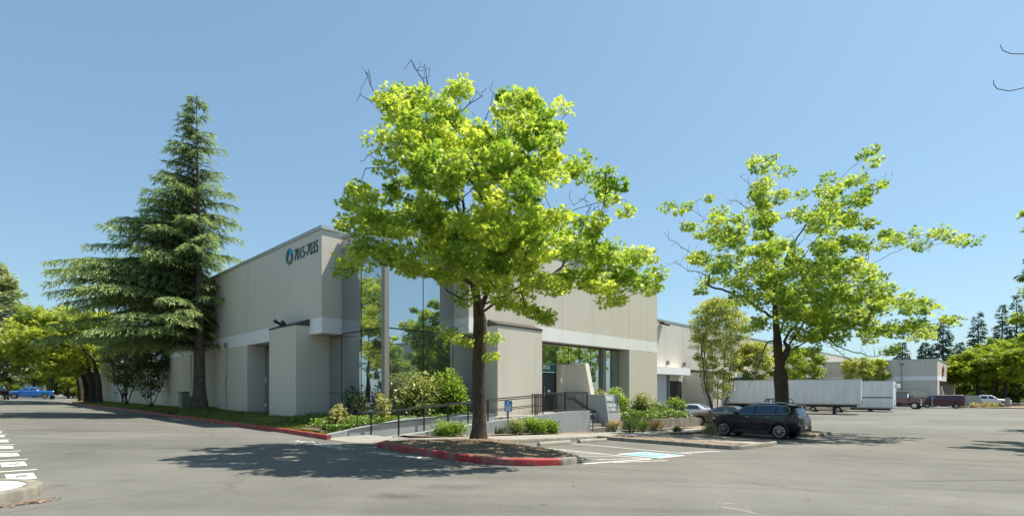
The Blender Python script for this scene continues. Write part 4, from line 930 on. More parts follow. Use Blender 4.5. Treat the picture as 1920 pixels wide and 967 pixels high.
# corrugated blue-grey shed far left
c0 = at(48, 748, 110); c1 = at(76, 748, 110)
SH = empty('blue_grey_shed', (c0[0], 110, 1.3), 0, 'pale blue-grey corrugated shed far off behind the blue pickup', 'shed')
mb = MB(); zt_ = at(60, 703, 110)[2]; mb.box(c0[0], (c0[0]+c1[0])/2-.1, 110, 111.2, .3, zt_-.6); mb.box((c0[0]+c1[0])/2-.1, c1[0], 110.0, 111.2, .3, zt_+.4)
n = N('corrugated_blue_grey'); w = n.n('TexWave'); n.l(n.coord((1, 1, 1)), w.inputs[0]); w.inputs['Scale'].default_value = 1.1; setb(n, n.mix(n.ramp(w.outputs[1], [(.2, 0), (.8, 1)]), (.30, .36, .44), (.5, .56, .63)), .5, .2); M['shed'] = n.mat
mb.build('wall', M['shed'], SH); mb = MB(); mb.box(c0[0]+.6, c0[0]+1.1, 109.95, 109.99, zt_-1.9, zt_-1.4); mb.box(c1[0]-1.1, c1[0]-.6, 109.95, 109.99, zt_-1.1, zt_-.6); mb.build('vent', M['dark'], SH)

# ------------------------------------------------------------------ vehicles
def vehicle(name, label, cat, loc, heading, st, paint, wheels, windows=(), shields=(), lamps=(), extras=None, track=None, spokes=7, group=None, arch=True, rimmat='alloy'):
    """st: stations (x, zbottom, zbelt, ztop, half width at belt, half width at top)"""
    o = empty(name, loc, heading, label, cat, group); A = np.array(st, float); A = A[A[:, 0].argsort()]
    xs = A[:, 0]; X = np.unique(np.concatenate([xs, np.linspace(xs[0], xs[-1], 46)]))
    def cu(k, x):
        return np.interp(x, xs, A[:, k])
    def par(x):
        e = .07; return [float((cu(k, x-e)+2*cu(k, x)+cu(k, x+e))/4) for k in range(1, 6)]
    def sec(x):
        zb, zs, zt, wb, wt = par(x)
        return [(0, zb), (wb*.84, zb), (wb*.955, zb+.1), (wb*.995, zb+(zs-zb)*.42), (wb, zb+(zs-zb)*.72), (wb*.985, zs-.05), (wb*.945, zs), (wt+.035, zt-.055), (wt-.02, zt-.012), (wt*.6, zt+.012), (0, zt+.022)]
    rings = []
    for x in X:
        s = sec(x); rings.append([(x, y, z) for y, z in s]+[(x, -y, z) for y, z in s[1:-1][::-1]])
    n_ = len(rings[0]); mb = MB(); vs = [v for r in rings for v in r]
    fs = [(i*n_+k, i*n_+(k+1) % n_, (i+1)*n_+(k+1) % n_, (i+1)*n_+k) for i in range(len(X)-1) for k in range(n_)]
    fs += [tuple(range(n_))[::-1], tuple((len(X)-1)*n_+k for k in range(n_))]
    mb.add(vs, fs); body = mb.build('body', [M[paint] if isinstance(paint, str) else paint, M['dark']], o, smooth=False, world=False)
    wr = wheels['r']; W2 = wheels['w']; cutters = []
    if arch:
        for x in wheels['x']:
            for s in (-1, 1):
                c = MB(); c.cyl((x, s*(W2+.02), wr+.01), (0, 1, 0), wr+.065, .62, 28, 0); co = c.build('cut', M['dark'], None, world=False); co.data.polygons.foreach_set('material_index', [0]*len(co.data.polygons)); cutters.append(co)
        for c in cutters:
            c.parent = o; md = body.modifiers.new('b', 'BOOLEAN'); md.operation = 'DIFFERENCE'; md.object = c; md.solver = 'EXACT'
        bpy.context.view_layer.update()
        me = bpy.data.meshes.new_from_object(body.evaluated_get(bpy.context.evaluated_depsgraph_get())); body.modifiers.clear(); body.data = me
        for c in cutters: bpy.data.objects.remove(c)
    me = body.data; me.polygons.foreach_set('use_smooth', [True]*len(me.polygons))
    try: me.set_sharp_from_angle(angle=math.radians(32))
    except Exception: pass
    def side(x, f, s, off=.006):
        q = sec(x); y = q[6][0]+(q[7][0]-q[6][0])*f; z = q[6][1]+(q[7][1]-q[6][1])*f; return (x, s*(y+off), z+off*.3)
    def bodyside(x, z, s, off=.006):
        q = sec(x); zz = [p[1] for p in q[1:8]]; yy = [p[0] for p in q[1:8]]; return (x, s*(float(np.interp(z, zz, yy))+off), z)
    for (xb0, xb1, xt0, xt1) in windows:
        for s in (-1, 1):
            mb = MB(); nu, nv = 10, 4; vs = []
            for i in range(nu+1):
                for j in range(nv+1):
                    u, v = i/nu, j/nv; x = (xb0+(xb1-xb0)*u)*(1-v)+(xt0+(xt1-xt0)*u)*v; vs.append(side(x, .06+.84*v, s))
            mb.add(vs, [(i*(nv+1)+j, (i+1)*(nv+1)+j, (i+1)*(nv+1)+j+1, i*(nv+1)+j+1) for i in range(nu) for j in range(nv)])
            mb.build('window', M['carglass'], o, world=False, smooth=True)
    for nm, xa, xb, m0 in shields:
        mb = MB(); nu, nv = 8, 8; vs = []
        for i in range(nu+1):
            for j in range(nv+1):
                x = xa+(xb-xa)*i/nu; sy = -1+2*j/nv; zb, zs, zt, wb, wt = par(x)
                sl = (par(x+.02)[2]-par(x-.02)[2])/.04; nn_ = Vector((-sl, 0, 1)).normalized()*.008
                vs.append((x+nn_.x, sy*(wt-.05), zt+.022-.028*abs(sy)+nn_.z))
        mb.add(vs, [(i*(nv+1)+j, (i+1)*(nv+1)+j, (i+1)*(nv+1)+j+1, i*(nv+1)+j+1) for i in range(nu) for j in range(nv)])
        mb.build(nm, M[m0], o, world=False, smooth=True)
    rr_ = wheels.get('rim', wr*.66)
    for x in wheels['x']:
        for s in (-1, 1):
            c = (x, s*(W2-.10), wr); tw = .21
            ty = MB(); ty.tube([(x, s*(W2-.10-tw/2), wr), (x, s*(W2-.10-tw/2+.03), wr), (x, s*(W2-.10+tw/2-.03), wr), (x, s*(W2-.10+tw/2), wr)], [wr*.93, wr, wr, wr*.93], 32)
            w_ = ty.build('wheel', M['black'], o, world=False, smooth=True)
            rm = MB(); yo = s*(W2+.008)
            # rim ring
            for k in range(32):
                a0, a1 = 2*math.pi*k/32, 2*math.pi*(k+1)/32
                rm.add([(x+r*math.cos(a), yo+s*d_, wr+r*math.sin(a)) for r, a, d_ in ((rr_, a0, 0), (rr_, a1, 0), (rr_*.88, a1, .0), (rr_*.88, a0, .0))], [(0, 1, 2, 3)])
            for k in range(spokes):
                a = 2*math.pi*k/spokes+.2
                for da in ((-.13, .13) if spokes < 9 else (0,)):
                    w0 = .13
                    rm.add([(x+r*math.cos(a+q), yo+s*d_, wr+r*math.sin(a+q)) for r, q, d_ in ((rr_*.9, da*1.6-w0*.5, 0), (rr_*.9, da*1.6+w0*.5, 0), (rr_*.2, da+w0*1.3, .012), (rr_*.2, da-w0*1.3, .012))], [(0, 1, 2, 3)])
            rm.cyl((x, yo+s*.004, wr), (0, 1, 0), rr_*.2, .02, 12); rm.build('rim', M[rimmat], w_, world=False)
            bk = MB(); bk.cyl((x, yo-s*.012, wr), (0, 1, 0), rr_*.9, .01, 24); bk.build('brake_disc', M['plastic'], w_, world=False)
    for nm, x0, x1, z0, z1, m0, both in lamps:
        for s in (-1, 1) if both else (1,):
            mb = MB(); vs = []; nu = 5
            for i in range(nu+1):
                x = x0+(x1-x0)*i/nu
                for z in (z0, z1): vs.append(bodyside(x, z, s, .008))
            mb.add(vs, [(2*i, 2*i+2, 2*i+3, 2*i+1) for i in range(nu)]); mb.build(nm, M[m0], o, world=False)
    if extras: extras(o, sec, side, bodyside)
    return o
def part(o, name, mat, *boxes, bevel=0):
    mb = MB()
    for b in boxes: mb.box(*b)
    return mb.build(name, M[mat], o, world=False, bevel=bevel)
def strip(o, name, mat, pts, r=.012):
    mb = MB(); mb.tube(pts, r, 6); return mb.build(name, M[mat], o, world=False)
M['pk_black'] = car_paint('black_car_paint', (.004, .007, .016), 0, .16)
M['pk_blue'] = car_paint('bright_blue_car_paint', (.012, .15, .50), .3)
M['pk_white'] = car_paint('white_car_paint', (.62, .64, .66), 0)
M['pk_silver'] = car_paint('silver_car_paint', (.52, .54, .57), .6)
M['pk_silver2'] = car_paint('light_silver_blue_car_paint', (.55, .58, .64), .4)
M['pk_grey'] = car_paint('dark_bronze_grey_car_paint', (.075, .068, .06), .5)
M['pk_maroon'] = car_paint('maroon_car_paint', (.085, .008, .016), .1)
M['pk_tan'] = car_paint('pale_tan_car_paint', (.6, .55, .44), .1)

# mid-size SUV
suv_st = [(2.31, .42, .84, .86, .62, .5), (2.26, .3, .93, .97, .78, .66), (2.1, .25, 1.0, 1.04, .87, .72), (1.7, .24, 1.08, 1.12, .925, .74), (1.25, .24, 1.12, 1.17, .93, .74), (1.0, .24, 1.14, 1.21, .93, .70),
          (.6, .24, 1.15, 1.45, .93, .64), (.25, .24, 1.16, 1.64, .93, .62), (-.3, .24, 1.17, 1.71, .93, .62), (-1.0, .24, 1.18, 1.70, .93, .61), (-1.55, .26, 1.20, 1.67, .925, .60), (-1.9, .3, 1.21, 1.61, .91, .585), (-2.0, .32, 1.21, 1.55, .905, .585), (-2.17, .34, 1.17, 1.2, .89, .66), (-2.25, .38, 1.08, 1.12, .87, .68), (-2.3, .45, .9, .95, .84, .68)]
def suv_x(o, sec, side, bs):
    for s in (-1, 1):
        strip(o, 'roof_rail', 'chrome', [(.15, s*.6, 1.67), (.0, s*.6, 1.745), (-1.3, s*.59, 1.745), (-1.55, s*.59, 1.69)], .02)
        strip(o, 'window_trim', 'chrome', [side(x, 0.0, s, .01) for x in np.linspace(.88, -1.7, 12)]+[side(-1.84, .35, s, .01), side(-1.76, .8, s, .01)]+[side(x, .93, s, .01) for x in np.linspace(-1.6, .2, 10)], .009)
        mb = MB(); mb.box(.62, .84, s*.98-.09, s*.98+.09, 1.14, 1.28); mb.build('door_mirror', M['pk_black'], o, world=False, bevel=.03)
        # cladding over arches and sill
        for x in (1.36, -1.34):
            mb = MB()
            for k in range(14):
                a0, a1 = math.pi*k/14-.05, math.pi*(k+1)/14-.05
                mb.add([(x+r*math.cos(a), s*(.938+d_), .36+r*math.sin(a)) for r, a, d_ in ((.425, a0, 0), (.425, a1, 0), (.50, a1, -.004), (.50, a0, -.004))], [(0, 1, 2, 3)])
            mb.build('arch_trim', M['plastic'], o, world=False)
        part(o, 'sill_trim', 'plastic', (-.85, .87, s*.925-.012, s*.925+.012, .24, .42))
        strip(o, 'door_seam', 'dark', [bs(.0, z, s, .0) for z in np.linspace(.45, 1.14, 6)], .006); strip(o, 'door_seam', 'dark', [bs(-.98, z, s, .0) for z in np.linspace(.75, 1.15, 5)], .006); strip(o, 'door_seam', 'dark', [bs(.92, z, s, .0) for z in np.linspace(.55, 1.04, 5)], .006)
        for x in (-.0, -.95): strip(o, 'door_handle', 'chrome', [bs(x+.08, 1.04, s, .02), bs(x+.26, 1.04, s, .02)], .014)
        for x in (-.15,): strip(o, 'window_pillar', 'plastic', [side(-.12, .05, s, .012), side(-.2, .92, s, .012)], .02); strip(o, 'window_pillar', 'plastic', [side(-1.12, .05, s, .012), side(-1.15, .92, s, .012)], .02)
    mb = MB(); mb.box(-2.14, -1.8, -.58, .58, 1.585, 1.635); mb.build('rear_spoiler', M['pk_black'], o, world=False, bevel=.02)
    mb = MB(); mb.box(-2.36, -2.2, -.78, .78, .36, .66); mb.build('rear_bumper', M['plastic'], o, world=False, bevel=.04)
    mb = MB(); mb.box(-2.375, -2.362, -.26, .26, .52, .65); mb.build('licence_plate', M['white'], o, world=False)
    for s in (-1, 1):
        mb = MB(); mb.prism([(-2.0, s*.92, 1.02), (-2.30, s*.80, 1.02), (-2.30, s*.5, 1.02), (-2.0, s*.7, 1.02)], [(-1.98, s*.91, 1.16), (-2.24, s*.78, 1.16), (-2.24, s*.5, 1.16), (-1.98, s*.7, 1.16)]); mb.build('tail_light', M['redlens'], o, world=False)
        mb = MB(); mb.box(-2.372, -2.36, s*.66-.09, s*.66+.09, .52, .6); mb.build('reflector', M['redlens'], o, world=False)
    strip(o, 'aerial', 'plastic', [(-1.6, -.15, 1.68), (-1.75, -.15, 1.86)], .008)
    part(o, 'grille', 'chrome', (2.2, 2.30, -.55, .55, .62, .74))
suvR, suvL = 27.85, 9.44
o = vehicle('parked_suv', 'black sport utility vehicle with chrome window trim parked nearest the mulch strip', 'car', P(suvR, suvL, gz(suvR, suvL)), LANG-.05, suv_st, 'pk_black', dict(r=.37, w=.93, x=(1.36, -1.34), rim=.26),
            [(.86, -.1, .32, -.16), (-.14, -1.12, -.2, -1.12), (-1.16, -1.8, -1.16, -1.72)], [('windscreen', 1.0, .28, 'carglass'), ('rear_window', -2.0, -2.15, 'carglass')], [('headlight', 2.24, 1.98, .86, .96, 'clearlens', True)], suv_x, spokes=9)
for ch in o.children:                    # short overhangs in front of and behind the wheels
    if ch.name.startswith('wheel'): continue
    for v in ch.data.vertices:
        x = v.co.x; v.co.x = 1.36+(x-1.36)*.80 if x > 1.36 else (-1.34+(x+1.34)*.88 if x < -1.34 else x)
def slope(o, R, L, dR=0, dL=1.3):
    """tilt a parked vehicle to the ground under it"""
    h = o.rotation_euler[2]; fwd = (math.cos(h), math.sin(h)); x, y, z = o.location; s_ = (gxy(x+fwd[0], y+fwd[1])-gxy(x-fwd[0], y-fwd[1]))/2; s2 = (gxy(x-fwd[1], y+fwd[0])-gxy(x+fwd[1], y-fwd[0]))/2
    o.rotation_euler = Matrix.Rotation(h, 3, 'Z').to_euler(); o.rotation_euler = (math.atan(s2), -math.atan(s_), h)
slope(o, suvR, suvL)
sed_st = [(2.35, .4, .66, .68, .6, .5), (2.28, .26, .72, .76, .76, .62), (2.0, .22, .8, .84, .86, .68), (1.5, .2, .88, .93, .91, .70), (1.1, .2, .92, .98, .915, .68), (.6, .2, .94, 1.22, .915, .60), (.15, .2, .95, 1.39, .915, .56), (-.4, .2, .96, 1.435, .915, .56), (-.9, .2, .97, 1.40, .915, .555),
          (-1.45, .22, .99, 1.18, .905, .58), (-1.75, .24, 1.0, 1.055, .89, .66), (-2.2, .28, .98, 1.03, .85, .66), (-2.34, .36, .8, .86, .76, .6)]
def sedan(label, R, L, head, paint, st=sed_st, rim='alloy', group=None, plate=True):
    def ex(o, sec, side, bs):
        for s in (-1, 1):
            mb = MB(); mb.box(.6, .78, s*.96-.07, s*.96+.07, .94, 1.05); mb.build('door_mirror', M[paint], o, world=False, bevel=.03)
            mb = MB(); mb.prism([(-2.06, s*.87, .78), (-2.35, s*.7, .78), (-2.33, s*.42, .8), (-2.04, s*.6, .78)], [(-2.02, s*.865, .95), (-2.27, s*.7, .95), (-2.26, s*.42, .93), (-2.02, s*.6, .95)]); mb.build('tail_light', M['redlens'], o, world=False)
            strip(o, 'window_pillar', 'plastic', [side(-.2, .05, s, .01), side(-.28, .92, s, .01)], .02)
            strip(o, 'door_seam', 'dark', [bs(-.2, z, s, .0) for z in np.linspace(.35, .93, 5)], .005)
            strip(o, 'window_trim', 'chrome', [side(x, 0, s, .01) for x in np.linspace(.9, -1.45, 9)], .008)
        mb = MB(); mb.box(-2.365, -2.345, -.25, .25, .6, .72); mb.build('licence_plate', M['white'], o, world=False)
    o = vehicle('parked_sedan', label, 'car', P(R, L, gz(R, L)), head, st, paint, dict(r=.33, w=.91, x=(1.42, -1.36)), [(.98, -.18, .38, -.26), (-.22, -1.35, -.3, -1.02)], [('windscreen', 1.1, .25, 'carglass'), ('rear_window', -.98, -1.66, 'carglass')], [('headlight', 2.26, 1.95, .64, .74, 'clearlens', True)], ex, spokes=7, rimmat=rim, group=group)
    slope(o, R, L); return o
sedan('dark bronze-grey sedan parked right behind the black sport utility vehicle', 37.2, 14.9, LANG, 'pk_grey')
sedan('silver sedan with a red tail light between the green shrubs of the planter', 38.6, 20.6, LANG, 'pk_silver')
sedan('pale silver-blue sedan seen to the right of the round leafy shrub', 43.9, 20.6, LANG, 'pk_silver2')
sedan('pale tan sedan parked beyond the long white trailer, seen beneath it', 75.9, 17.3, LANG, 'pk_tan')
# off-road vehicle with open frame
def jeep_x(o, sec, side, bs):
    for s in (-1, 1):
        strip(o, 'roll_bar', 'rail', [(.55, s*.62, 1.1), (.3, s*.6, 1.78), (-.3, s*.6, 1.84), (-1.7, s*.6, 1.82), (-1.85, s*.62, 1.1)], .04)
        strip(o, 'door_frame', 'rail', [(-.35, s*.61, 1.82), (-.4, s*.64, 1.1)], .045); strip(o, 'rear_frame', 'rail', [(-1.15, s*.61, 1.82), (-1.2, s*.64, 1.1)], .04)
    part(o, 'soft_top', 'plastic', (-.9, .3, -.6, .6, 1.8, 1.85)); part(o, 'seat', 'plastic', (-.5, -.35, .15, .6, .9, 1.6), (-.5, -.35, -.6, -.15, .9, 1.6))
    mb = MB(); mb.prism([(.58, -.6, 1.12), (.58, .6, 1.12), (.33, .58, 1.76), (.33, -.58, 1.76)], [(.56, -.6, 1.12), (.56, .6, 1.12), (.31, .58, 1.76), (.31, -.58, 1.76)]); mb.build('windscreen', M['carglass'], o, world=False)
    mb = MB(); mb.cyl((-2.1, 0, 1.0), (1, 0, 0), .38, .22, 20); mb.build('spare_wheel', M['black'], o, world=False)
jst = [(1.9, .5, 1.0, 1.02, .6, .52), (1.8, .45, 1.05, 1.08, .68, .55), (.75, .45, 1.1, 1.14, .75, .6), (.6, .45, 1.1, 1.15, .78, .7), (-1.8, .45, 1.1, 1.14, .78, .72), (-1.95, .5, 1.08, 1.12, .76, .7)]
R_, L_ = 54.3, 17.2
o = vehicle('open_top_off_roader', 'black open-top off-road car with roll bars seen above the black car before the trailer', 'car', P(R_, L_, gz(R_, L_)), LANG, jst, 'pk_black', dict(r=.4, w=.86, x=(1.25, -1.2)), (), (), (), jeep_x)

def pickup(label, loc, head, paint, sc=1.0, group=None, name='pickup_truck', r=.42):
    st = [(2.9, .55, 1.0, 1.02, .75, .65), (2.85, .42, 1.1, 1.14, .88, .75), (2.5, .4, 1.16, 1.22, .97, .78), (1.7, .4, 1.2, 1.27, 1.0, .78), (1.35, .4, 1.22, 1.32, 1.0, .74), (.85, .4, 1.24, 1.75, 1.0, .66), (.5, .4, 1.25, 1.9, 1.0, .65), (-.6, .4, 1.26, 1.92, 1.0, .65), (-.9, .4, 1.26, 1.86, 1.0, .66), (-1.0, .4, 1.27, 1.34, 1.0, .84), (-1.1, .4, 1.27, 1.31, 1.0, .9), (-2.9, .45, 1.27, 1.31, .98, .9), (-2.97, .5, 1.2, 1.25, .96, .88)]
    def ex(o, sec, side, bs):
        part(o, 'bed_shade_panel', 'dark', (-2.85, -1.12, -.84, .84, 1.3, 1.345))  # dark slab on the closed body stands in for shade in the bed
        for s in (-1, 1):
            part(o, 'tail_light', 'redlens', (-3.0, -2.9, s*.93-.06, s*.93+.06, .95, 1.22)); part(o, 'door_mirror', 'plastic', (1.0, 1.15, s*1.12-.1, s*1.12+.1, 1.22, 1.45))
            strip(o, 'window_pillar', paint, [side(.05, .05, s, .012), side(.05, .92, s, .012)], .03)
            for x in (.05, -.85, 1.0): strip(o, 'door_seam', 'dark', [bs(x, z, s, .0) for z in np.linspace(.5, 1.22, 5)], .008)
        part(o, 'rear_bumper', 'chrome', (-3.1, -2.98, -.9, .9, .5, .68)); part(o, 'front_bumper', 'chrome', (2.88, 2.98, -.85, .85, .5, .7)); part(o, 'licence_plate', 'white', (-3.12, -3.102, -.2, .2, .52, .65)); part(o, 'tailgate_emblem', 'red', (-3.0, -2.975, -.12, .12, .98, 1.06))
    o = vehicle(name, label, 'pickup truck', loc, head, st, paint, dict(r=r, w=1.0, x=(1.85, -1.85)), [(1.12, .12, .68, .12), (.0, -.86, .0, -.82)], [('windscreen', 1.32, .62, 'carglass'), ('rear_window', -.9, -.985, 'carglass')], [('headlight', 2.84, 2.6, .92, 1.06, 'clearlens', True)], ex, group=group, spokes=6)
    o.scale = (sc, sc, sc); return o
b = at(56, 748, 86); pickup('bright blue crew-cab pickup truck across the road at far left', (b[0], b[1], gxy(b[0], b[1])+.05), math.pi+.70, 'pk_blue')
b = at(2, 752, 74); pickup('black pickup truck seen from behind at the left picture edge', (b[0]-.5, b[1], gxy(b[0], b[1])), math.radians(139), 'pk_black')
b = at(1850, 762, 89); pickup('white crew-cab pickup truck parked before the trees at far right', (b[0], b[1], gxy(b[0], b[1])), -.66, 'pk_white', 1.05)
# van
def van():
    st = [(2.7, .5, .95, .98, .8, .7), (2.6, .4, 1.05, 1.1, .93, .78), (2.1, .35, 1.2, 1.28, 1.0, .8), (1.7, .35, 1.25, 1.7, 1.0, .78), (1.3, .35, 1.28, 2.02, 1.0, .8), (.9, .35, 1.3, 2.1, 1.0, .82), (-2.5, .35, 1.3, 2.1, 1.0, .82), (-2.7, .42, 1.25, 2.02, .98, .8), (-2.78, .5, 1.2, 1.6, .95, .8)]
    def ex(o, sec, side, bs):
        for s in (-1, 1): part(o, 'tail_light', 'redlens', (-2.8, -2.72, s*.9-.06, s*.9+.06, .9, 1.4)); part(o, 'door_mirror', 'plastic', (1.5, 1.65, s*1.12-.08, s*1.12+.08, 1.3, 1.6)); strip(o, 'rail_trim', 'dark', [bs(x, .8, s, .002) for x in np.linspace(-2.6, 2.2, 8)], .015)
        strip(o, 'door_seam', 'dark', [bs(-.9, z, -1, .0) for z in np.linspace(.5, 1.25, 5)], .01)
    b = at(1762, 764.5, 82); return vehicle('maroon_van', 'maroon panel van parked in front of the far beige end block', 'van', (b[0]+.2, b[1], gxy(b[0], b[1])), math.pi-.62, st, 'pk_maroon', dict(r=.36, w=1.0, x=(1.75, -1.75)), [(1.75, .7, 1.4, .7)], [('windscreen', 2.1, 1.35, 'carglass'), ('rear_window', -2.72, -2.77, 'carglass')], [('headlight', 2.6, 2.4, .75, .92, 'clearlens', True)], ex)
van()
# medium box truck
b = at(1718, 766, 78.0); TK = empty('box_truck', (b[0]-2.54, b[1]+2.9, gxy(b[0], b[1])), -.85, 'maroon box truck with bonneted cab and white-edged body beside the second trailer', 'truck')
part(TK, 'cargo_box', 'pk_maroon', (-5.2, .9, -1.2, 1.2, 1.1, 3.7)); part(TK, 'box_edge', 'white', (.9, 1.15, -1.22, 1.22, 1.05, 3.75), (-5.2, .9, -1.23, 1.23, 1.02, 1.14), (-5.2, .9, -1.23, 1.23, 3.66, 3.78)); part(TK, 'refrigeration_unit', 'white', (1.16, 1.75, -.9, .9, 3.1, 3.75), bevel=.08)
mb = MB(); pr = [(1.45, .75), (3.15, .75), (3.15, 1.72), (2.72, 2.55), (1.45, 2.6)]; mb.prism([(x, -1.02, z) for x, z in pr], [(x, 1.02, z) for x, z in pr]); mb.build('cab', M['pk_maroon'], TK, world=False, bevel=.05)
mb = MB(); pr = [(3.15, .75), (4.55, .75), (4.6, 1.35), (4.3, 1.55), (3.15, 1.78)]; mb.prism([(x, -.85, z) for x, z in pr], [(x, .85, z) for x, z in pr]); mb.build('bonnet', M['pk_maroon'], TK, world=False, bevel=.08)
mb = MB(); pr = [(1.85, 1.68), (3.02, 1.68), (2.66, 2.42), (1.85, 2.42)]; mb.prism([(x, -1.035, z) for x, z in pr], [(x, -1.03, z) for x, z in pr]); mb.prism([(x, 1.03, z) for x, z in pr], [(x, 1.035, z) for x, z in pr]); mb.build('window', M['carglass'], TK, world=False)
mb = MB(); mb.prism([(3.17, -.9, 1.76), (3.17, .9, 1.76), (2.76, .9, 2.5), (2.76, -.9, 2.5)], [(3.2, -.9, 1.76), (3.2, .9, 1.76), (2.79, .9, 2.5), (2.79, -.9, 2.5)]); mb.build('windscreen', M['carglass'], TK, world=False)
part(TK, 'grille', 'chrome', (4.58, 4.66, -.55, .55, .85, 1.35)); part(TK, 'bumper', 'chrome', (4.5, 4.75, -1.1, 1.1, .5, .8), bevel=.04); part(TK, 'chassis', 'plastic', (-5.2, 4.4, -.45, .45, .6, .95)); part(TK, 'fuel_tank', 'plastic', (.8, 2.2, -1.1, -.6, .45, .95), bevel=.08)
for s in (-1, 1):
    part(TK, 'headlight', 'clearlens', (4.55, 4.64, s*.72-.12, s*.72+.12, .95, 1.25)); part(TK, 'door_mirror', 'chrome', (3.05, 3.2, s*1.25-.08, s*1.25+.08, 1.7, 2.3))
    mb = MB(); mb.box(3.3, 4.5, s*.98-.16, s*.98+.16, 1.02, 1.2); mb.build('wing', M['white'] if False else M['pk_maroon'], TK, world=False, bevel=.08)
    for x in (3.85, -3.2):
        mb = MB(); mb.cyl((x, s*1.0, .52), (0, 1, 0), .52, .3, 24); w_ = mb.build('wheel', M['black'], TK, world=False, smooth=True); mb = MB(); mb.cyl((x, s*1.16, .52), (0, 1, 0), .3, .04, 20); mb.cyl((x, s*1.19, .52), (0, 1, 0), .1, .06, 10); mb.build('rim', M['white'], w_, world=False)

# semi-trailers
def trailer(label, front, direction, length=15.2, z0=0, stripe_=False, group='parked trailers', leg=True, low=False):
    """front = (x, y) of the near nose corner; local +x points from rear to nose"""
    o = empty('semi_trailer', (front[0], front[1], gxy(*front)), direction, label, 'trailer', group)
    zb = 1.1 if not low else .45; zt_ = 4.0
    mb = MB(); mb.box(-length, 0, 0, 2.6, zb+.12, zt_-.06); mb.build('box_body', M['trailer'], o, world=False, bevel=.02)
    part(o, 'top_rail', 'galv', (-length, .02, -.02, 2.62, zt_-.058, zt_)); part(o, 'bottom_rail', 'galv', (-length, .02, -.025, .05, zb-.02, zb+.118), (-length, .02, 2.55, 2.625, zb-.02, zb+.118), (-.05, .02, .05, 2.55, zb-.02, zb+.118))
    part(o, 'nose_post', 'white', (-.06, .03, -.03, .12, zb+.121, zt_-.061), (-.06, .03, 2.48, 2.63, zb+.121, zt_-.061))
    part(o, 'underframe', 'plastic', (-length+.3, -.4, .6, 2.0, zb-.28, zb-.03))
    for x in (-2.6,):
        for y in (.45, 2.15):
            mb = MB(); mb.box(x-.09, x+.09, y-.09, y+.09, .08, zb-.03); mb.box(x-.2, x+.2, y-.2, y+.2, 0, .08); mb.build('landing_leg', M['plastic'], o, world=False)
        strip(o, 'leg_brace', 'plastic', [(x, .45, .9), (x, 2.15, .35)], .03); strip(o, 'leg_brace', 'plastic', [(x, .45, .6), (x-1.1, .6, zb-.1)], .03)
    for x in (-length+1.3, -length+2.55):
        for y in (.28, 2.32):
            mb = MB(); mb.cyl((x, y, .5), (0, 1, 0), .5, .5, 24); w_ = mb.build('wheel', M['black'], o, world=False, smooth=True); mb = MB(); mb.cyl((x, y+(-.26 if y < 1 else .26), .5), (0, 1, 0), .28, .03, 16); mb.build('rim', M['galv'], w_, world=False)
    part(o, 'gladhand_box', 'util', (.03, .12, 1.0, 1.6, zb+.25, zb+.5)); strip(o, 'hose', 'plastic', [(.08, .25, 1.6), (.14, .4, 1.3), (.1, .6, 1.15)], .03)
    if stripe_: part(o, 'side_stripe', 'teal', (-length, .0, -.012, -.002, 1.75, 1.9)); part(o, 'top_stripe', 'green', (-8.5, -4.2, -.012, -.002, 3.66, 3.86))
    part(o, 'marking', 'teal', (.033, .036, 1.6, 2.2, 3.2, 3.4))
    return o
f0 = xy(68.6, 12.4); trailer('longest white semi-trailer with bare landing legs, left of the one with the green stripe', f0, math.atan2(f0[1]-xy(66.6, 26.8)[1], f0[0]-xy(66.6, 26.8)[0]))
p2 = at(1674, 766, 66.5); dd = math.atan2(-LD[1], -LD[0])
o = trailer('white semi-trailer with a thin dark green stripe along its lower side', (p2[0], p2[1]), dd+.02, 14.2, 0, True, low=True)
place_text('fleet_number', '37', .62, M['mull'], lambda u, v, w: (-2.0-4.5+u+.0, -.016, 1.15+v), None, .02)
ft = bpy.data.objects['fleet_number']; ft.parent = o

# ------------------------------------------------------------------ vegetation
def leaf_shape(kind):
    """unit leaf in the xy plane, stem at origin, +y outwards; returns verts, faces(tri)"""
    if kind == 'oak':                     # pointed lobes
        ang = [(-90, .12), (-50, .38), (-28, .95), (-8, .42), (20, 1.0), (45, .45), (62, .95), (76, .62), (90, 1.25), (104, .62), (118, .95), (135, .45), (160, 1.0), (188, .42), (208, .95), (230, .38)]
        v = [(0, .45, .04)]+[(r*math.cos(math.radians(a))*.62, .45+r*math.sin(math.radians(a))*.55, -.10*r*r) for a, r in ang]
        n = len(ang); return v, [(0, 1+i, 1+(i+1) % n) for i in range(n)]
    if kind == 'clump':                   # palmate cluster of 5 narrow leaves, for distance
        v = [(0, 0, 0)]; f = []
        for a in (-150, -205+180-40, 18, 55, 90, 125, 162):
            a = math.radians(a); d = (math.cos(a), math.sin(a)); n_ = (-d[1], d[0]); b = len(v)
            v += [(d[0]*.5+n_[0]*.16, d[1]*.5+n_[1]*.16, .02), (d[0], d[1], -.2), (d[0]*.5-n_[0]*.16, d[1]*.5-n_[1]*.16, .02)]; f += [(0, b+2, b+1), (0, b+1, b)]
        return v, f
    if kind == 'oval':
        v = [(0, 0, 0), (.26, .35, .03), (.2, .75, 0), (0, 1, -.08), (-.2, .75, 0), (-.26, .35, .03), (0, .5, -.03)]
        return v, [(6, 0, 1), (6, 1, 2), (6, 2, 3), (6, 3, 4), (6, 4, 5), (6, 5, 0)]
    if kind == 'diamond':
        v = [(0, 0, 0), (.3, .45, .05), (0, 1, -.08), (-.3, .45, .05)]
        return v, [(0, 1, 2), (0, 2, 3)]
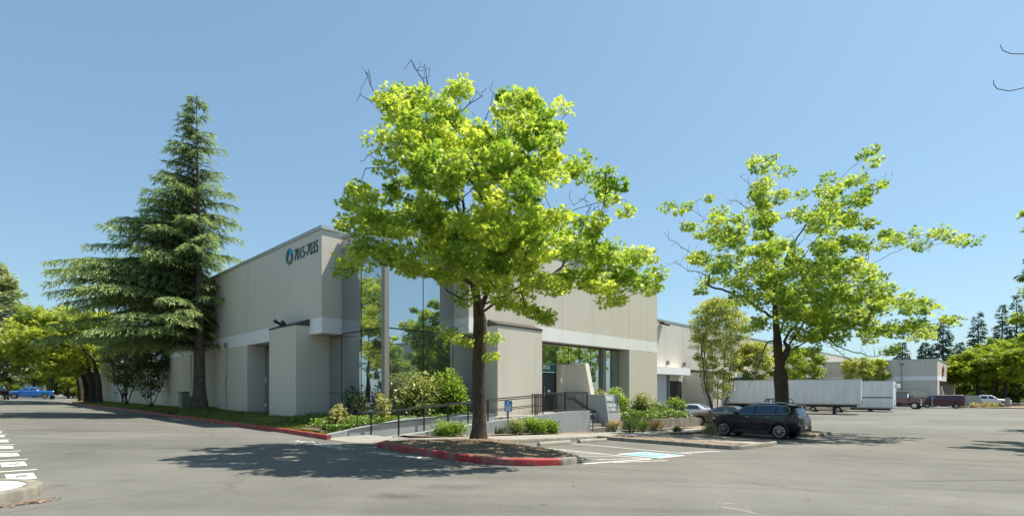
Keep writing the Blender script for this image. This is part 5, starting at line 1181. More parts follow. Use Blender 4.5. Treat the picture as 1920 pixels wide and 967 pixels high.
def leaves(name, pos, size, mat, parent, kind='oak', out=None, up=.5, droop=.0, lvb=None, jit=.3, seed=0):
    g = np.random.default_rng(seed+11); pos = np.asarray(pos, float); n = len(pos)
    nv, nf = leaf_shape(kind); nv = np.array(nv, float); nf = np.array(nf, int)
    # axis directions
    nrm = g.normal(size=(n, 3)); nrm /= np.linalg.norm(nrm, axis=1, keepdims=True); nrm[:, 2] = np.abs(nrm[:, 2])+up; nrm /= np.linalg.norm(nrm, axis=1, keepdims=True)
    y = g.normal(size=(n, 3)) if out is None else out+g.normal(size=(n, 3))*.6
    y[:, 2] -= droop; y -= nrm*(y*nrm).sum(1, keepdims=True); y /= np.linalg.norm(y, axis=1, keepdims=True)+1e-9
    x = np.cross(y, nrm); s = (size*g.uniform(1-jit, 1+jit, n))[:, None, None]
    V = (x[:, None, :]*nv[None, :, 0:1]+y[:, None, :]*nv[None, :, 1:2]+nrm[:, None, :]*nv[None, :, 2:3])*s+pos[:, None, :]
    Fc = (nf[None]+(np.arange(n)*len(nv))[:, None, None]).reshape(-1, 3)
    lv = g.uniform(0, 1, n) if lvb is None else np.clip(lvb+g.normal(0, .22, n), 0, 1)
    return mesh_np(name, V.reshape(-1, 3), Fc, mat, parent, np.repeat(lv, len(nv)))

class Skel:
    def __init__(s, g): s.p = []; s.par = []; s.fix = []; s.g = g
    def line(s, pts, start=-1, step=.45, wob=.03):
        last = start; out = []
        for i, q in enumerate(pts):
            q = np.array(q, float)
            if last < 0: s.p.append(q); s.par.append(-1); last = len(s.p)-1; out.append(last); continue
            a = s.p[last]; d = np.linalg.norm(q-a); k = max(1, int(round(d/step)))
            for j in range(1, k+1):
                w = s.g.normal(0, wob, 3)*(0 if j == k else 1)
                s.p.append(a+(q-a)*j/k+w); s.par.append(last); last = len(s.p)-1; out.append(last)
        return out
    def near(s, q, first=0): 
        A = np.array(s.p[first:]); d = np.linalg.norm(A-q, axis=1)+np.maximum(0, A[:, 2]-q[2]+.1)*1.2; return first+int(np.argmin(d))
    def attach(s, q, sag=.06, root=None):
        i = s.near(np.array(q)); a = s.p[i]; v = np.array(q)-a; d = np.linalg.norm(v)
        if d < .12: return i
        # leave along the parent direction a little
        pd = a-s.p[s.par[i]] if s.par[i] >= 0 else np.array([0, 0, .3]); pd = pd/(np.linalg.norm(pd)+1e-9)
        k = max(2, int(d/.35)); last = i
        for j in range(1, k+1):
            t = j/k; b = a+v*t+pd*d*.28*math.sin(math.pi*t)*(1-t*.4)+np.array([0, 0, sag*d*math.sin(math.pi*t)])+s.g.normal(0, .025*min(1, d), 3)*(t < 1)
            s.p.append(b); s.par.append(last); last = len(s.p)-1
        return last
    def mesh(s, names, mat, parent, r0=.007, trunk_r=None, e=2.35, trunk_nodes=None, flare=None, sides=6, rmin=.006, rcap=None):
        n = len(s.p); acc = np.zeros(n); ch = [[] for _ in range(n)]
        for i in range(n):
            if s.par[i] >= 0: ch[s.par[i]].append(i)
        rad = np.zeros(n)
        for i in range(n-1, -1, -1):
            acc[i] = (acc[i] if ch[i] else r0**e); rad[i] = acc[i]**(1/e)
            if s.par[i] >= 0: acc[s.par[i]] += acc[i]
        rad = np.maximum(rad, rmin)
        if trunk_r: 
            k = trunk_r/rad[0]
            rad = np.where(rad > .02, rad*(1+(k-1)*np.clip((rad-.02)/(rad[0]-.02), 0, 1)), rad)
        if rcap is not None: rad = np.minimum(rad, rcap)
        done = np.zeros(n, bool); mt = MB(); mbx = MB(); tn = set(trunk_nodes or [])
        order = sorted(range(n), key=lambda i: -rad[i])
        for i in range(n):
            starts = []
            if s.par[i] < 0: starts.append((None, i))
            if len(ch[i]) > 1:
                c = sorted(ch[i], key=lambda q: (-(q in tn), -rad[q]))
                for q in c[1:]: starts.append((i, q))
            for pr, q in starts:
                pts, rs = ([s.p[pr]], [min(rad[pr]*.9, rad[q]*1.15)]) if pr is not None else ([], [])
                cur = q
                while True:
                    pts.append(s.p[cur]); rs.append(rad[cur])
                    if not ch[cur]: break
                    cur = sorted(ch[cur], key=lambda w: (-(w in tn), -rad[w]))[0]
                if len(pts) < 2: continue
                if flare and pr is None: rs = [r*(1+flare*math.exp(-((p[2]-pts[0][2])/.28))) for r, p in zip(rs, pts)]
                big = rs[0] > .05
                (mt if q in tn else mbx).tube(pts, rs, 12 if rs[0] > .12 else (6 if big else 4), cap=False)
        if mt.v: mt.build(names[0], mat, parent, smooth=True, fixn=False)
        if mbx.v: mbx.build(names[1], mat, parent, smooth=True, fixn=False)

def blob_points(blobs, tr, Yc, D, dens, g, cx, cz, rx, rz_):
    """3-D cluster centres filling a crown whose silhouette is the union of the discs"""
    out = []
    for (a, b, r) in blobs:
        px, py, rp = tr(a, b, r); n = max(1, int(round((r/22.)**2*dens)))
        for _ in range(n):
            q = math.sqrt(g.random())*rp*.85; t = g.uniform(0, 2*math.pi); x_, y_ = px+q*math.cos(t), py+q*math.sin(t)
            X, _, Z = at(x_, y_, Yc); e = 1-((X-cx)/rx)**2-((Z-cz)/rz_)**2; dd_ = D*math.sqrt(max(.06, e)); yy = g.uniform(-1, 1)*dd_
            out.append((X*(1+yy/Yc*.9), Yc+yy, Z+(Z-E)*yy/Yc*.9))
    return np.array(out)

def big_tree(name, label, base, blobs, tr, Yc, D, limbs, bare, trunk_r, leafmat, lsize, nl, dens, seed, bk, extra=(), group=None, rc=.33):
    g = np.random.default_rng(seed); o = empty(name, tuple(base), 0, label, 'tree', group); sk = Skel(g)
    trunk = sk.line(limbs[0], step=.5, wob=.012)
    for lb in limbs[1:]:
        q = np.array(lb[0]); i = sk.near(q); sk.line([q]+list(lb[1:]), start=i, step=.45, wob=.04)
    px = [at(*tr(a, b, r)[:2], Yc) for a, b, r in blobs]; px = np.array(px)
    cx, cz = px[:, 0].mean(), px[:, 2].mean(); rx, rz_ = np.abs(px[:, 0]-cx).max()*1.1, np.abs(px[:, 2]-cz).max()*1.1
    pts = blob_points(blobs, tr, Yc, D, dens, g, cx, cz, rx, rz_)
    if len(extra): pts = np.vstack([pts, np.array(extra)])
    root = np.array(limbs[0][-1]); order = np.argsort(np.linalg.norm(pts-root, axis=1))
    tips = []
    for i in order: tips.append(sk.attach(pts[i]))
    for b in bare:
        q = np.array(b[0]); i = sk.near(q); ln = sk.line([q]+list(b[1:]), start=i, step=.35, wob=.05)
        for k in ln[::1]:
            for _ in range(2 if g.random() < .8 else 1):
                d = g.normal(0, 1, 3); d[2] += .3; d /= np.linalg.norm(d); L_ = g.uniform(.15, .45); m_ = sk.p[k]+d*L_*.5+g.normal(0, .04, 3); sk.line([m_, sk.p[k]+d*L_+np.array([0, 0, .1])], start=k, step=.3, wob=.02)
    sk.mesh(('trunk', 'branches'), bk, o, trunk_r=trunk_r, trunk_nodes=trunk, flare=.45, rmin=.0065)
    # leaves: clusters round each tip, flattened, plus along the last twig
    c = pts[order]; n = len(c); per = nl
    offs = g.normal(0, 1, (n, per, 3)); offs /= np.linalg.norm(offs, axis=2, keepdims=True)+1e-9
    rad = rc*(g.uniform(.15, 1, (n, per, 1)))**.6*g.uniform(.6, 1.25, (n, 1, 1)); P_ = c[:, None, :]+offs*rad*np.array([1.15, 1.15, .72])
    P_ = P_.reshape(-1, 3); out = offs.reshape(-1, 3).copy(); out[:, 2] *= .4
    tone = np.repeat(np.clip(.5+g.normal(0, .25, n), 0, 1), per)
    leaves('crown', P_, lsize, leafmat, o, 'oak', out, up=.35, droop=.55, lvb=tone, seed=seed)
    return o

# foreground oak
def at7(a, b, r=0): return (600+a/1.7909, 80+b/1.7909, r/1.7909)
T1 = [(230,190,26),(280,195,40),(340,215,46),(400,205,36),(460,172,34),(250,250,30),(330,270,55),(400,290,55),(470,240,38),(540,300,44),(610,160,22),(650,180,26),(700,192,26),(640,230,44),(720,240,36),(760,222,18),(803,210,15),(803,275,26),(690,300,55),(760,320,40),(812,290,15),(198,330,20),(250,350,44),(330,360,65),(420,380,75),(520,370,75),(620,370,75),(720,380,55),(790,370,40),(850,410,36),(235,425,22),(310,440,50),(400,470,60),(480,470,80),(580,460,80),(680,460,65),(770,450,45),(870,440,26),(940,440,26),(960,480,30),(1000,490,18),(985,530,24),(1030,548,13),(130,500,26),(90,550,30),(70,592,28),(150,550,50),(230,510,44),(170,610,55),(250,590,58),(300,540,36),(370,560,50),(330,640,70),(430,580,60),(430,660,80),(520,620,90),(600,560,70),(620,640,90),(700,560,40),(720,620,60),(780,610,55),(890,620,42),(950,600,24),(120,730,40),(98,765,16),(180,690,45),(250,700,45),(270,760,36),(340,740,55),(430,760,60),(520,770,70),(600,790,65),(680,760,60),(750,700,70),(820,690,70),(900,690,58),(960,700,55),(1030,700,46),(1090,722,34),(1140,778,24),(1095,800,36),(1030,815,50),(960,800,48),(880,790,58),(800,805,50),(720,825,38),(660,880,30),(740,915,28),(690,900,20),(470,858,22),(600,868,28),(960,860,20),(1010,860,22),(560,700,80),(470,700,60)]
Yc1 = 13.4; b1 = at(897, 832, 16.84); b1[2] = isl_z(*RL(b1[0], b1[1]))-.06
A = lambda px, py, Y: tuple(at(px, py, Y))
limbs1 = [[tuple(b1), A(899, 780, 16.84), A(898, 720, 16.82), A(900, 650, 16.8), A(900, 600, 16.7), A(893, 560, 16.5), A(884, 520, 16.2), A(874, 470, 15.9), A(868, 420, 15.6)],
 [A(898, 590, 16.7), A(915, 545, 16.3), A(922, 480, 15.7), A(932, 380, 15), A(968, 280, 14.6), A(1005, 215, 14.6)],
 [A(905, 585, 16.7), A(955, 550, 15.8), A(1010, 522, 15), A(1090, 490, 14.3), A(1165, 505, 13.8)],
 [A(922, 480, 15.7), A(1000, 425, 15), A(1080, 392, 14.6), A(1145, 375, 14.4)],
 [A(880, 505, 16.1), A(820, 522, 15), A(745, 500, 14.2), A(690, 492, 13.9)],
 [A(868, 430, 15.6), A(800, 395, 14.8), A(720, 405, 14.3), A(655, 410, 14.1)],
 [A(868, 420, 15.6), A(835, 330, 15.3), A(775, 250, 15.1), A(715, 195, 15)],
 [A(870, 420, 15.6), A(868, 320, 15.8), A(860, 230, 15.8), A(862, 180, 15.8)],
 [A(905, 560, 16.5), A(930, 520, 17), A(980, 470, 18), A(1000, 400, 18.3)],
 [A(893, 560, 16.5), A(860, 500, 17.2), A(800, 430, 18), A(780, 350, 18)],
 [A(905, 590, 16.6), A(890, 540, 15), A(870, 520, 13.4), A(860, 480, 12.2)],
 [A(908, 570, 16.5), A(970, 540, 14.6), A(1030, 535, 13.0), A(1080, 540, 12.3)]]
bare1 = [[A(730, 215, 15), A(708, 185, 15), A(695, 160, 15), A(686, 135, 15)], [A(760, 230, 15.1), A(720, 195, 15), A(675, 178, 15)], [A(805, 180, 15.3), A(793, 150, 15.3), A(781, 132, 15.3), A(771, 112, 15.3)], [A(805, 180, 15.3), A(800, 145, 15.4), A(796, 120, 15.4)], [A(860, 215, 15.6), A(880, 195, 15.5), A(905, 180, 15.4)], [A(905, 235, 15.6), A(918, 205, 15.6), A(925, 175, 15.6)], [A(745, 340, 14.6), A(715, 305, 14.4), A(690, 290, 14.4)], [A(750, 350, 14.6), A(730, 330, 14.4), A(712, 285, 14.4)], [A(1060, 400, 14.6), A(1095, 375, 14.4), A(1130, 400, 14.3)], [A(1050, 430, 14.6), A(1100, 410, 14.4), A(1140, 395, 14.2)], [A(1040, 440, 14.6), A(1090, 425, 14.4), A(1125, 420, 14.2)]]
ex1 = [A(x, y, Y) for x, y, Y in ((925, 632, 16.3), (872, 640, 16.3), (850, 632, 16.2), (922, 668, 16.4), (835, 620, 15.9), (1020, 590, 15.2))]
big_tree('oak_tree', 'tall bright green oak on the red-kerbed island in front of the glass corner', b1, T1, at7, Yc1, 3.4, limbs1, bare1,   .215, M['leaf_oak'], .125, 92, 1.12, 21, M['bark'], ex1, rc=.25)

# second oak to the right
def atz(a, b, r=0): return (1230+a/2.198, 260+b/2.198, r/2.198)
T2 = [(400,85,15),(490,85,19),(430,125,26),(540,125,9),(425,200,44),(450,260,60),(540,230,32),(600,220,24),(210,250,16),(135,275,20),(50,275,16),(100,300,11),(150,345,28),(250,350,45),(260,310,15),(200,400,38),(330,370,50),(420,340,64),(470,430,70),(180,470,50),(290,450,60),(380,500,75),(250,540,42),(330,580,55),(230,590,28),(190,630,22),(330,650,42),(430,620,80),(540,600,85),(560,480,40),(590,530,55),(640,330,55),(600,300,30),(700,260,55),(720,190,46),(790,180,38),(840,150,24),(880,110,24),(870,60,20),(905,35,14),(850,260,40),(800,290,40),(960,165,22),(870,205,22),(770,350,48),(830,350,36),(880,360,16),(690,350,40),(700,460,62),(780,430,52),(860,425,42),(940,420,42),(1010,420,36),(1080,420,32),(1150,395,26),(1210,400,20),(1270,410,18),(1305,425,9),(640,560,85),(740,560,75),(840,540,60),(920,550,36),(650,660,105),(760,680,95),(860,660,85),(960,660,64),(1050,690,54),(1100,712,24),(1190,735,16),(1225,738,9),(560,740,60),(640,760,80),(760,790,66),(860,785,56),(950,800,52),(1040,790,54),(1100,800,42),(960,860,28),(410,760,40),(375,780,12),(600,840,44),(650,860,22),(700,740,60),(530,690,60),(470,560,60)]
Yc2 = 27.5; base2 = at(1466, 800, 29.5); base2[2] = gxy(base2[0], base2[1])+.05
limbs2 = [[tuple(base2), A(1466, 760, 29.5), A(1464, 715, 29.5), A(1460, 670, 29.4), A(1455, 610, 29.2), A(1453, 550, 29), A(1448, 490, 28.6), A(1440, 430, 28.3), A(1438, 360, 28), A(1438, 300, 28)],
 [A(1463, 690, 29.5), A(1478, 650, 29), A(1510, 600, 28), A(1560, 545, 27), A(1625, 500, 26.3), A(1700, 462, 26), A(1780, 447, 25.8)],
 [A(1478, 650, 29), A(1500, 600, 29.2), A(1535, 500, 29), A(1560, 430, 28.8), A(1570, 350, 28.6)],
 [A(1453, 540, 29), A(1480, 470, 28.6), A(1530, 390, 28.3), A(1590, 320, 28), A(1640, 280, 28)],
 [A(1453, 550, 29), A(1410, 480, 28), A(1350, 430, 27.3), A(1300, 395, 27), A(1250, 385, 26.8)],
 [A(1470, 660, 29.2), A(1560, 620, 27.5), A(1640, 615, 26.2), A(1720, 610, 25.5)],
 [A(1455, 600, 29.1), A(1400, 560, 27), A(1340, 540, 25.5), A(1300, 520, 25)],
 [A(1470, 640, 29.2), A(1500, 600, 26.5), A(1530, 590, 24.5)], [A(1460, 640, 29.2), A(1480, 560, 31), A(1510, 520, 32.5)]]
bare2 = [[A(1560, 640, 27), A(1600, 660, 26.5), A(1640, 668, 26.2), A(1690, 655, 26)], [A(1555, 640, 27), A(1580, 665, 26.6), A(1615, 690, 26.4)], [A(1330, 515, 25.5), A(1290, 508, 25), A(1262, 492, 25)], [A(1400, 390, 27.8), A(1375, 375, 27.6), A(1362, 380, 27.6)], [A(1428, 355, 28), A(1405, 345, 28), A(1388, 330, 28)], [A(1500, 400, 28.5), A(1530, 420, 28.3), A(1560, 440, 28.2)], [A(1640, 345, 28), A(1660, 335, 28), A(1672, 322, 28)], [A(1330, 500, 26), A(1290, 470, 25.6), A(1255, 450, 25.5)], [A(1440, 640, 29), A(1425, 660, 28.6), A(1412, 690, 28.5)], [A(1440, 640, 29), A(1418, 690, 28.2), A(1405, 720, 28)]]
big_tree('oak_tree', 'broad spreading green oak rising behind the black sport utility vehicle', base2, T2, atz, Yc2, 5.2, limbs2, bare2, .36, M['leaf_oak2'], .19, 66, 1.15, 33, M['bark'], (), rc=.38)

# ordinary broadleaf trees: crown of clumps in an ellipsoid
def auto_tree(name, label, x, y, z, H, cr, trunk_h, trunk_r, mat, lsize, ncl, nl, seed, bk='bark', kind='clump', rc=.5, group=None, stems=1, shape='round', cx=0, cy=0, shell=.55, hz=None, up=.35, limbs_n=6, cat='tree'):
    g = np.random.default_rng(seed); o = empty(name, (x, y, z), 0, label, cat, group); sk = Skel(g); base = np.array([x, y, z-.1])
    ctr = np.array([x+cx, y+cy, z+trunk_h+(H-trunk_h)*.5]); hz = hz or (H-trunk_h)/2
    pts = []
    nb = max(5, ncl//14); lob = []
    while len(lob) < nb:
        d = g.normal(size=3); d /= np.linalg.norm(d); lob.append(d*g.uniform(.5, .92)*np.array([cr, cr, hz]))
    while len(pts) < ncl:
        if shape == 'vase':
            t = g.random()**.6; a = g.uniform(0, 6.283); r = cr*(.18+.82*t**.8)*math.sqrt(g.uniform(.1, 1))*(1-.55*max(0, t-.72)/.28); pts.append((x+r*math.cos(a), y+r*math.sin(a), z+trunk_h+(H-trunk_h)*t)); continue
        if shape == 'column':
            t = g.random(); a = g.uniform(0, 6.283); r = cr*math.sqrt(g.random())*math.sin(math.pi*min(.97, .12+.88*t))**.6*(1-.5*t); pts.append((x+r*math.cos(a), y+r*math.sin(a), z+trunk_h+(H-trunk_h)*t)); continue
        l = lob[g.integers(0, nb)]; q = l+g.normal(size=3)*np.array([cr, cr, hz])*.19
        e = np.linalg.norm(q/np.array([cr, cr, hz]))
        if e < shell*.6 or e > 1.08: continue
        pts.append(ctr+q)
    pts = np.array(pts)
    top = ctr+np.array([-cx*.65, -cy*.65, hz*.3])
    trunk = sk.line([base, base+np.array([g.normal(0, .05), g.normal(0, .05), trunk_h*.6]), np.array([x+cx*.1, y+cy*.1, z+trunk_h]), top], step=.6, wob=.03)
    for s_ in range(1, stems):
        a = 6.283*s_/stems+g.uniform(-.3, .3); q = base+np.array([.12*math.cos(a), .12*math.sin(a), .25]); sk.line([q, q+np.array([cr*.35*math.cos(a), cr*.35*math.sin(a), trunk_h+.6]), q+np.array([cr*.6*math.cos(a), cr*.6*math.sin(a), (H-trunk_h)*.75+trunk_h])], start=trunk[0], step=.5, wob=.03)
    if shape == 'round':
        for s_ in range(limbs_n):
            a = 6.283*s_/limbs_n+g.uniform(-.4, .4); i = trunk[int(len(trunk)*g.uniform(.35, .6))]; q = sk.p[i]; sk.line([q+np.array([cr*.3*math.cos(a), cr*.3*math.sin(a), hz*.35]), ctr+np.array([cr*.75*math.cos(a), cr*.75*math.sin(a), hz*g.uniform(-.1, .5)])], start=i, step=.6, wob=.06)
    order = np.argsort(np.linalg.norm(pts-top, axis=1)) if shape == 'round' else np.argsort(pts[:, 2])
    for i in order: sk.attach(pts[i], sag=.05)
    sk.mesh(('trunk', 'branches'), M[bk], o, trunk_r=trunk_r, trunk_nodes=trunk, flare=.35, rmin=max(.006, lsize*.05), sides=5)
    n = len(pts); offs = g.normal(0, 1, (n, nl, 3)); offs /= np.linalg.norm(offs, axis=2, keepdims=True)
    P_ = (pts[:, None, :]+offs*rc*(g.uniform(.1, 1, (n, nl, 1))**.6)*g.uniform(.55, 1.3, (n, 1, 1))*np.array([1.1, 1.1, .75])).reshape(-1, 3); ou = offs.reshape(-1, 3).copy(); ou[:, 2] *= .4
    tone = np.repeat(np.clip(.5+g.normal(0, .25, n), 0, 1), nl)
    leaves('crown', P_, lsize, M[mat], o, kind, ou, up=up, droop=.3, lvb=tone, seed=seed)
    return o
def gp_(px, py, Y): q = at(px, py, Y); return q[0], q[1], gxy(q[0], q[1])
# hornbeam by the dock
x, y, z = gp_(1346, 775, 42)
auto_tree('hornbeam_tree', 'vase-shaped pale green tree with many upright stems before the dock wall', x, y, z, 9.8, 2.9, 1.7, .22, 'leaf_horn', .13, 500, 50, 41, 'barkgrey', 'oval', .36, stems=13, shape='vase')
# trees along the side wall
def wtree(px, R, **k):
    L = Lat(px, R); q = P(R, L, lawn_z(R, L) if L < 92 else gz(R, L)); return q
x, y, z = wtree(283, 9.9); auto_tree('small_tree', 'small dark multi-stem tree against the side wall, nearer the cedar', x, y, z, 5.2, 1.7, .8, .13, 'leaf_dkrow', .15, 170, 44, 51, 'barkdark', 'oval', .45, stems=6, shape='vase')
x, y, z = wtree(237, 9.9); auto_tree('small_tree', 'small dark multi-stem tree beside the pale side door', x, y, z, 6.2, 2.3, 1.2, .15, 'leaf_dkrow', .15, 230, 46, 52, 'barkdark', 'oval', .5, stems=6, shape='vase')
for i, (px, R, H, cr, sd_) in enumerate(((186, 9.6, 10.5, 4.2, 61), (175, 9.6, 10.5, 4.2, 62), (163, 9.8, 11, 4.6, 63), (152, 10.0, 11.5, 5, 64))):
    L = Lat(px, R); L = min(L, 100+i*4); x, y, _ = P(R, L, 0); z = gz(R, L)+.1
    auto_tree('row_tree', 'yellow-green street tree, %s of the row beyond the cedar' % ['nearest', 'second nearest', 'third', 'farthest'][i], x, y, z, H, cr, 3.4, .28, 'leaf_row', .26, 165, 34, sd_, 'barkdark', 'clump', .85, 'row of street trees beyond the cedar', cx=-2.6-.6*i, cy=-.8)
for i, (px, Y, H, cr, m_) in enumerate(((98, 92, 12.5, 5, 'leaf_row'), (64, 104, 7.5, 4, 'leaf_row'), (128, 110, 10, 5, 'leaf_row'), (100, 118, 11, 6, 'leaf_far'), (165, 112, 9, 5, 'leaf_far'), (205, 122, 12, 7, 'leaf_far'), (245, 122, 12, 7, 'leaf_far'))):
    x, y, z = gp_(px, 748, Y); auto_tree('roadside_tree', ['tall yellow-green tree behind the blue pickup bed', 'low dark tree behind the blue-grey shed', 'dark green tree left of the row of trunks far off', 'large far dark tree between shed and street trees', 'far tree seen between the street tree trunks', 'far tree behind the building end', 'far tree behind the building end, right'][i], x, y, z, H, cr, 2.0, .25, m_, .42, 110, 34, 70+i, 'barkdark', 'clump', 1.1, 'trees across the road at left')
x, y, z = gp_(-12, 752, 62); auto_tree('poplar_tree', 'tall silvery green tree cut by the left picture edge', x, y, z, 16.5, 4.9, 2.4, .35, 'leaf_poplar', .24, 330, 34, 81, 'barkgrey', 'clump', .85, shape='column')
x, y, z = gp_(-75, 752, 60); auto_tree('roadside_tree', 'lower green tree at the left picture edge', x, y, z, 7, 3, 1.0, .3, 'leaf_row', .3, 90, 30, 82, 'barkgrey', 'clump', .9, 'trees across the road at left')
for i, (px, Y) in enumerate(((15, 128), (75, 130), (100, 126), (128, 130), (155, 126), (185, 130), (215, 126))):
    x, y, z = gp_(px, 747, Y); auto_tree('dark_bush', 'far bush along the road at left, %s from the left' % ordn[i].replace('nearest', 'first'), x, y, z, 4.6+.5*(i%3), 4.2, .2, .12, 'leaf_far', .4, 70, 30, 170+i, 'barkdark', 'clump', 1.0, 'far bushes along the road at left', cat='bush')
# trees before the wing
for i, (px, Y, H, cr, m_) in enumerate(((1412, 68, 8.2, 3.0, 'leaf_horn'), (1475, 74, 8.0, 3.6, 'leaf_bright'), (1515, 78, 8.2, 3.2, 'leaf_bright'), (1608, 92, 7.8, 3.3, 'leaf_horn'), (1640, 94, 7.6, 3.2, 'leaf_row'))):
    x, y, z = gp_(px, 765, Y); auto_tree('dock_tree', ['pale green tree behind the hornbeam before the dock', 'bright green tree behind the second oak trunk', 'bright green tree left of the red and black wall sign', 'rounded yellow-green tree right of the wall sign', 'rounded yellow-green tree nearest the far end block'][i], x, y, z, H+.6, cr, 1.5, .16, m_, .17, 130, 42, 90+i, 'barkgrey', 'clump', .62, 'trees before the warehouse wing', stems=5, shape='vase')
# bright trees far right
for i, (px, Y, H, cr) in enumerate(((1832, 100, 10.2, 5.0), (1885, 96, 11.0, 5.6), (1935, 98, 13.0, 6.0), (1868, 108, 13.2, 5.8))):
    x, y, z = gp_(px, 762, Y); auto_tree('maple_tree', ['bright yellow-green maple, leftmost behind the white pickup', 'bright yellow-green maple above the white pickup cab', 'bright maple cut by the right picture edge', 'tallest bright maple set back behind the white pickup'][i], x, y, z, H, cr, 3.9, .3, 'leaf_bright', .34, 170, 44, 101+i, 'barkdark', 'clump', .95, 'bright maples at far right')
for i, (px, Y, H, cr) in enumerate(((1800, 108, 5.5, 4), (1845, 112, 6, 5), (1890, 112, 6, 5), (1930, 108, 6, 5), (1965, 104, 6, 5), (1815, 118, 7, 5))):
    x, y, z = gp_(px, 760, Y); auto_tree('dark_bush', ['dark bush beside the far end block', 'dark bush behind the bed of the white pickup', 'dark bush behind the cab of the white pickup', 'dark bush right of the white pickup', 'dark bush at the right picture edge', 'dark tall bush in the gap behind the far end block'][i], x, y, z, H, cr, .3, .15, 'leaf_far', .34, 90, 36, 111+i, 'barkdark', 'clump', 1.0, 'dark bushes under the maples', cat='bush')
# out of frame trees whose crowns, shadows or reflections the photograph shows
x, y = 27.1, 21.7; auto_tree('oak_tree', 'oak just outside the right picture edge, only branch tips and its shadow showing', x, y, gxy(x, y)+.1, 12, 5.0, 3.4, .3, 'leaf_oak2', .2, 260, 40, 121, 'bark', 'clump', .55, shell=.4)
x, y = 22.5, 13.2; auto_tree('oak_tree', 'dark-trunked oak reflected in the corner glass', x, y, gxy(x, y)+.1, 10.5, 4.2, 2.6, .3, 'leaf_oak', .17, 240, 40, 122, 'bark', 'clump', .5, shell=.4)
for i, (x, y, H, cr) in enumerate(((34, 13, 8, 4), (36, 21, 10, 4.6), (38, 5, 8, 4), (38, 31.5, 10, 4.2), (47, 38, 11, 4.5))):
    auto_tree('lot_tree', 'green tree right of the picture, %s of those in the glass' % ['nearest', 'tallest', 'lowest', 'widest', 'farthest'][i], x, y, gxy(x, y), H, cr, .9, .25, 'leaf_oak2', .22, 170, 40, 140+i, 'bark', 'clump', .7, 'trees of the right lot reflected in the glass')
for i, (x, y, H, cr) in enumerate(((-34, 24, 13, 6), (-46, 32, 15, 7), (-31, 13, 12, 5), (-52, 20, 13, 7))):
    auto_tree('lot_tree', 'green tree on the left lot, seen %s in the corner glass' % ['nearest', 'tallest', 'lowest', 'farthest'][i], x, y, gxy(x, y), H, cr, .5, .25, 'leaf_row', .26, 230, 40, 130+i, 'bark', 'clump', .8, 'trees reflected in the corner glass')
# twig tips entering at the upper right
sk = Skel(np.random.default_rng(5)); tw = empty('overhanging_twigs', tuple(at(1960, 150, 12)), 0, 'thin bare twig tips reaching in at the upper right picture edge', 'branch')
mb = MB(); mb.tube([A(1875, 84, 12), A(1880, 95, 12), A(1895, 101, 12), A(1930, 102, 12), A(1990, 120, 12.2), A(2080, 200, 12.6)], [.006, .008, .009, .01, .014, .02], 5); mb.build('twig', M['barkdark'], tw)
mb = MB(); mb.tube([A(1863, 150, 12), A(1863, 158, 12), A(1870, 167, 12), A(1893, 171, 12), A(1925, 164, 12), A(1990, 150, 12.2), A(2080, 200, 12.6)], [.006, .008, .009, .009, .01, .014, .02], 5); mb.build('twig', M['barkdark'], tw)
mb = MB(); mb.tube([A(2080, 200, 12.6), A(2200, 420, 13), A(2330, 600, 13.1), A(2345, 905, 13.2)], [.02, .06, .12, .16], 8); mb.build('limb', M['barkdark'], tw)

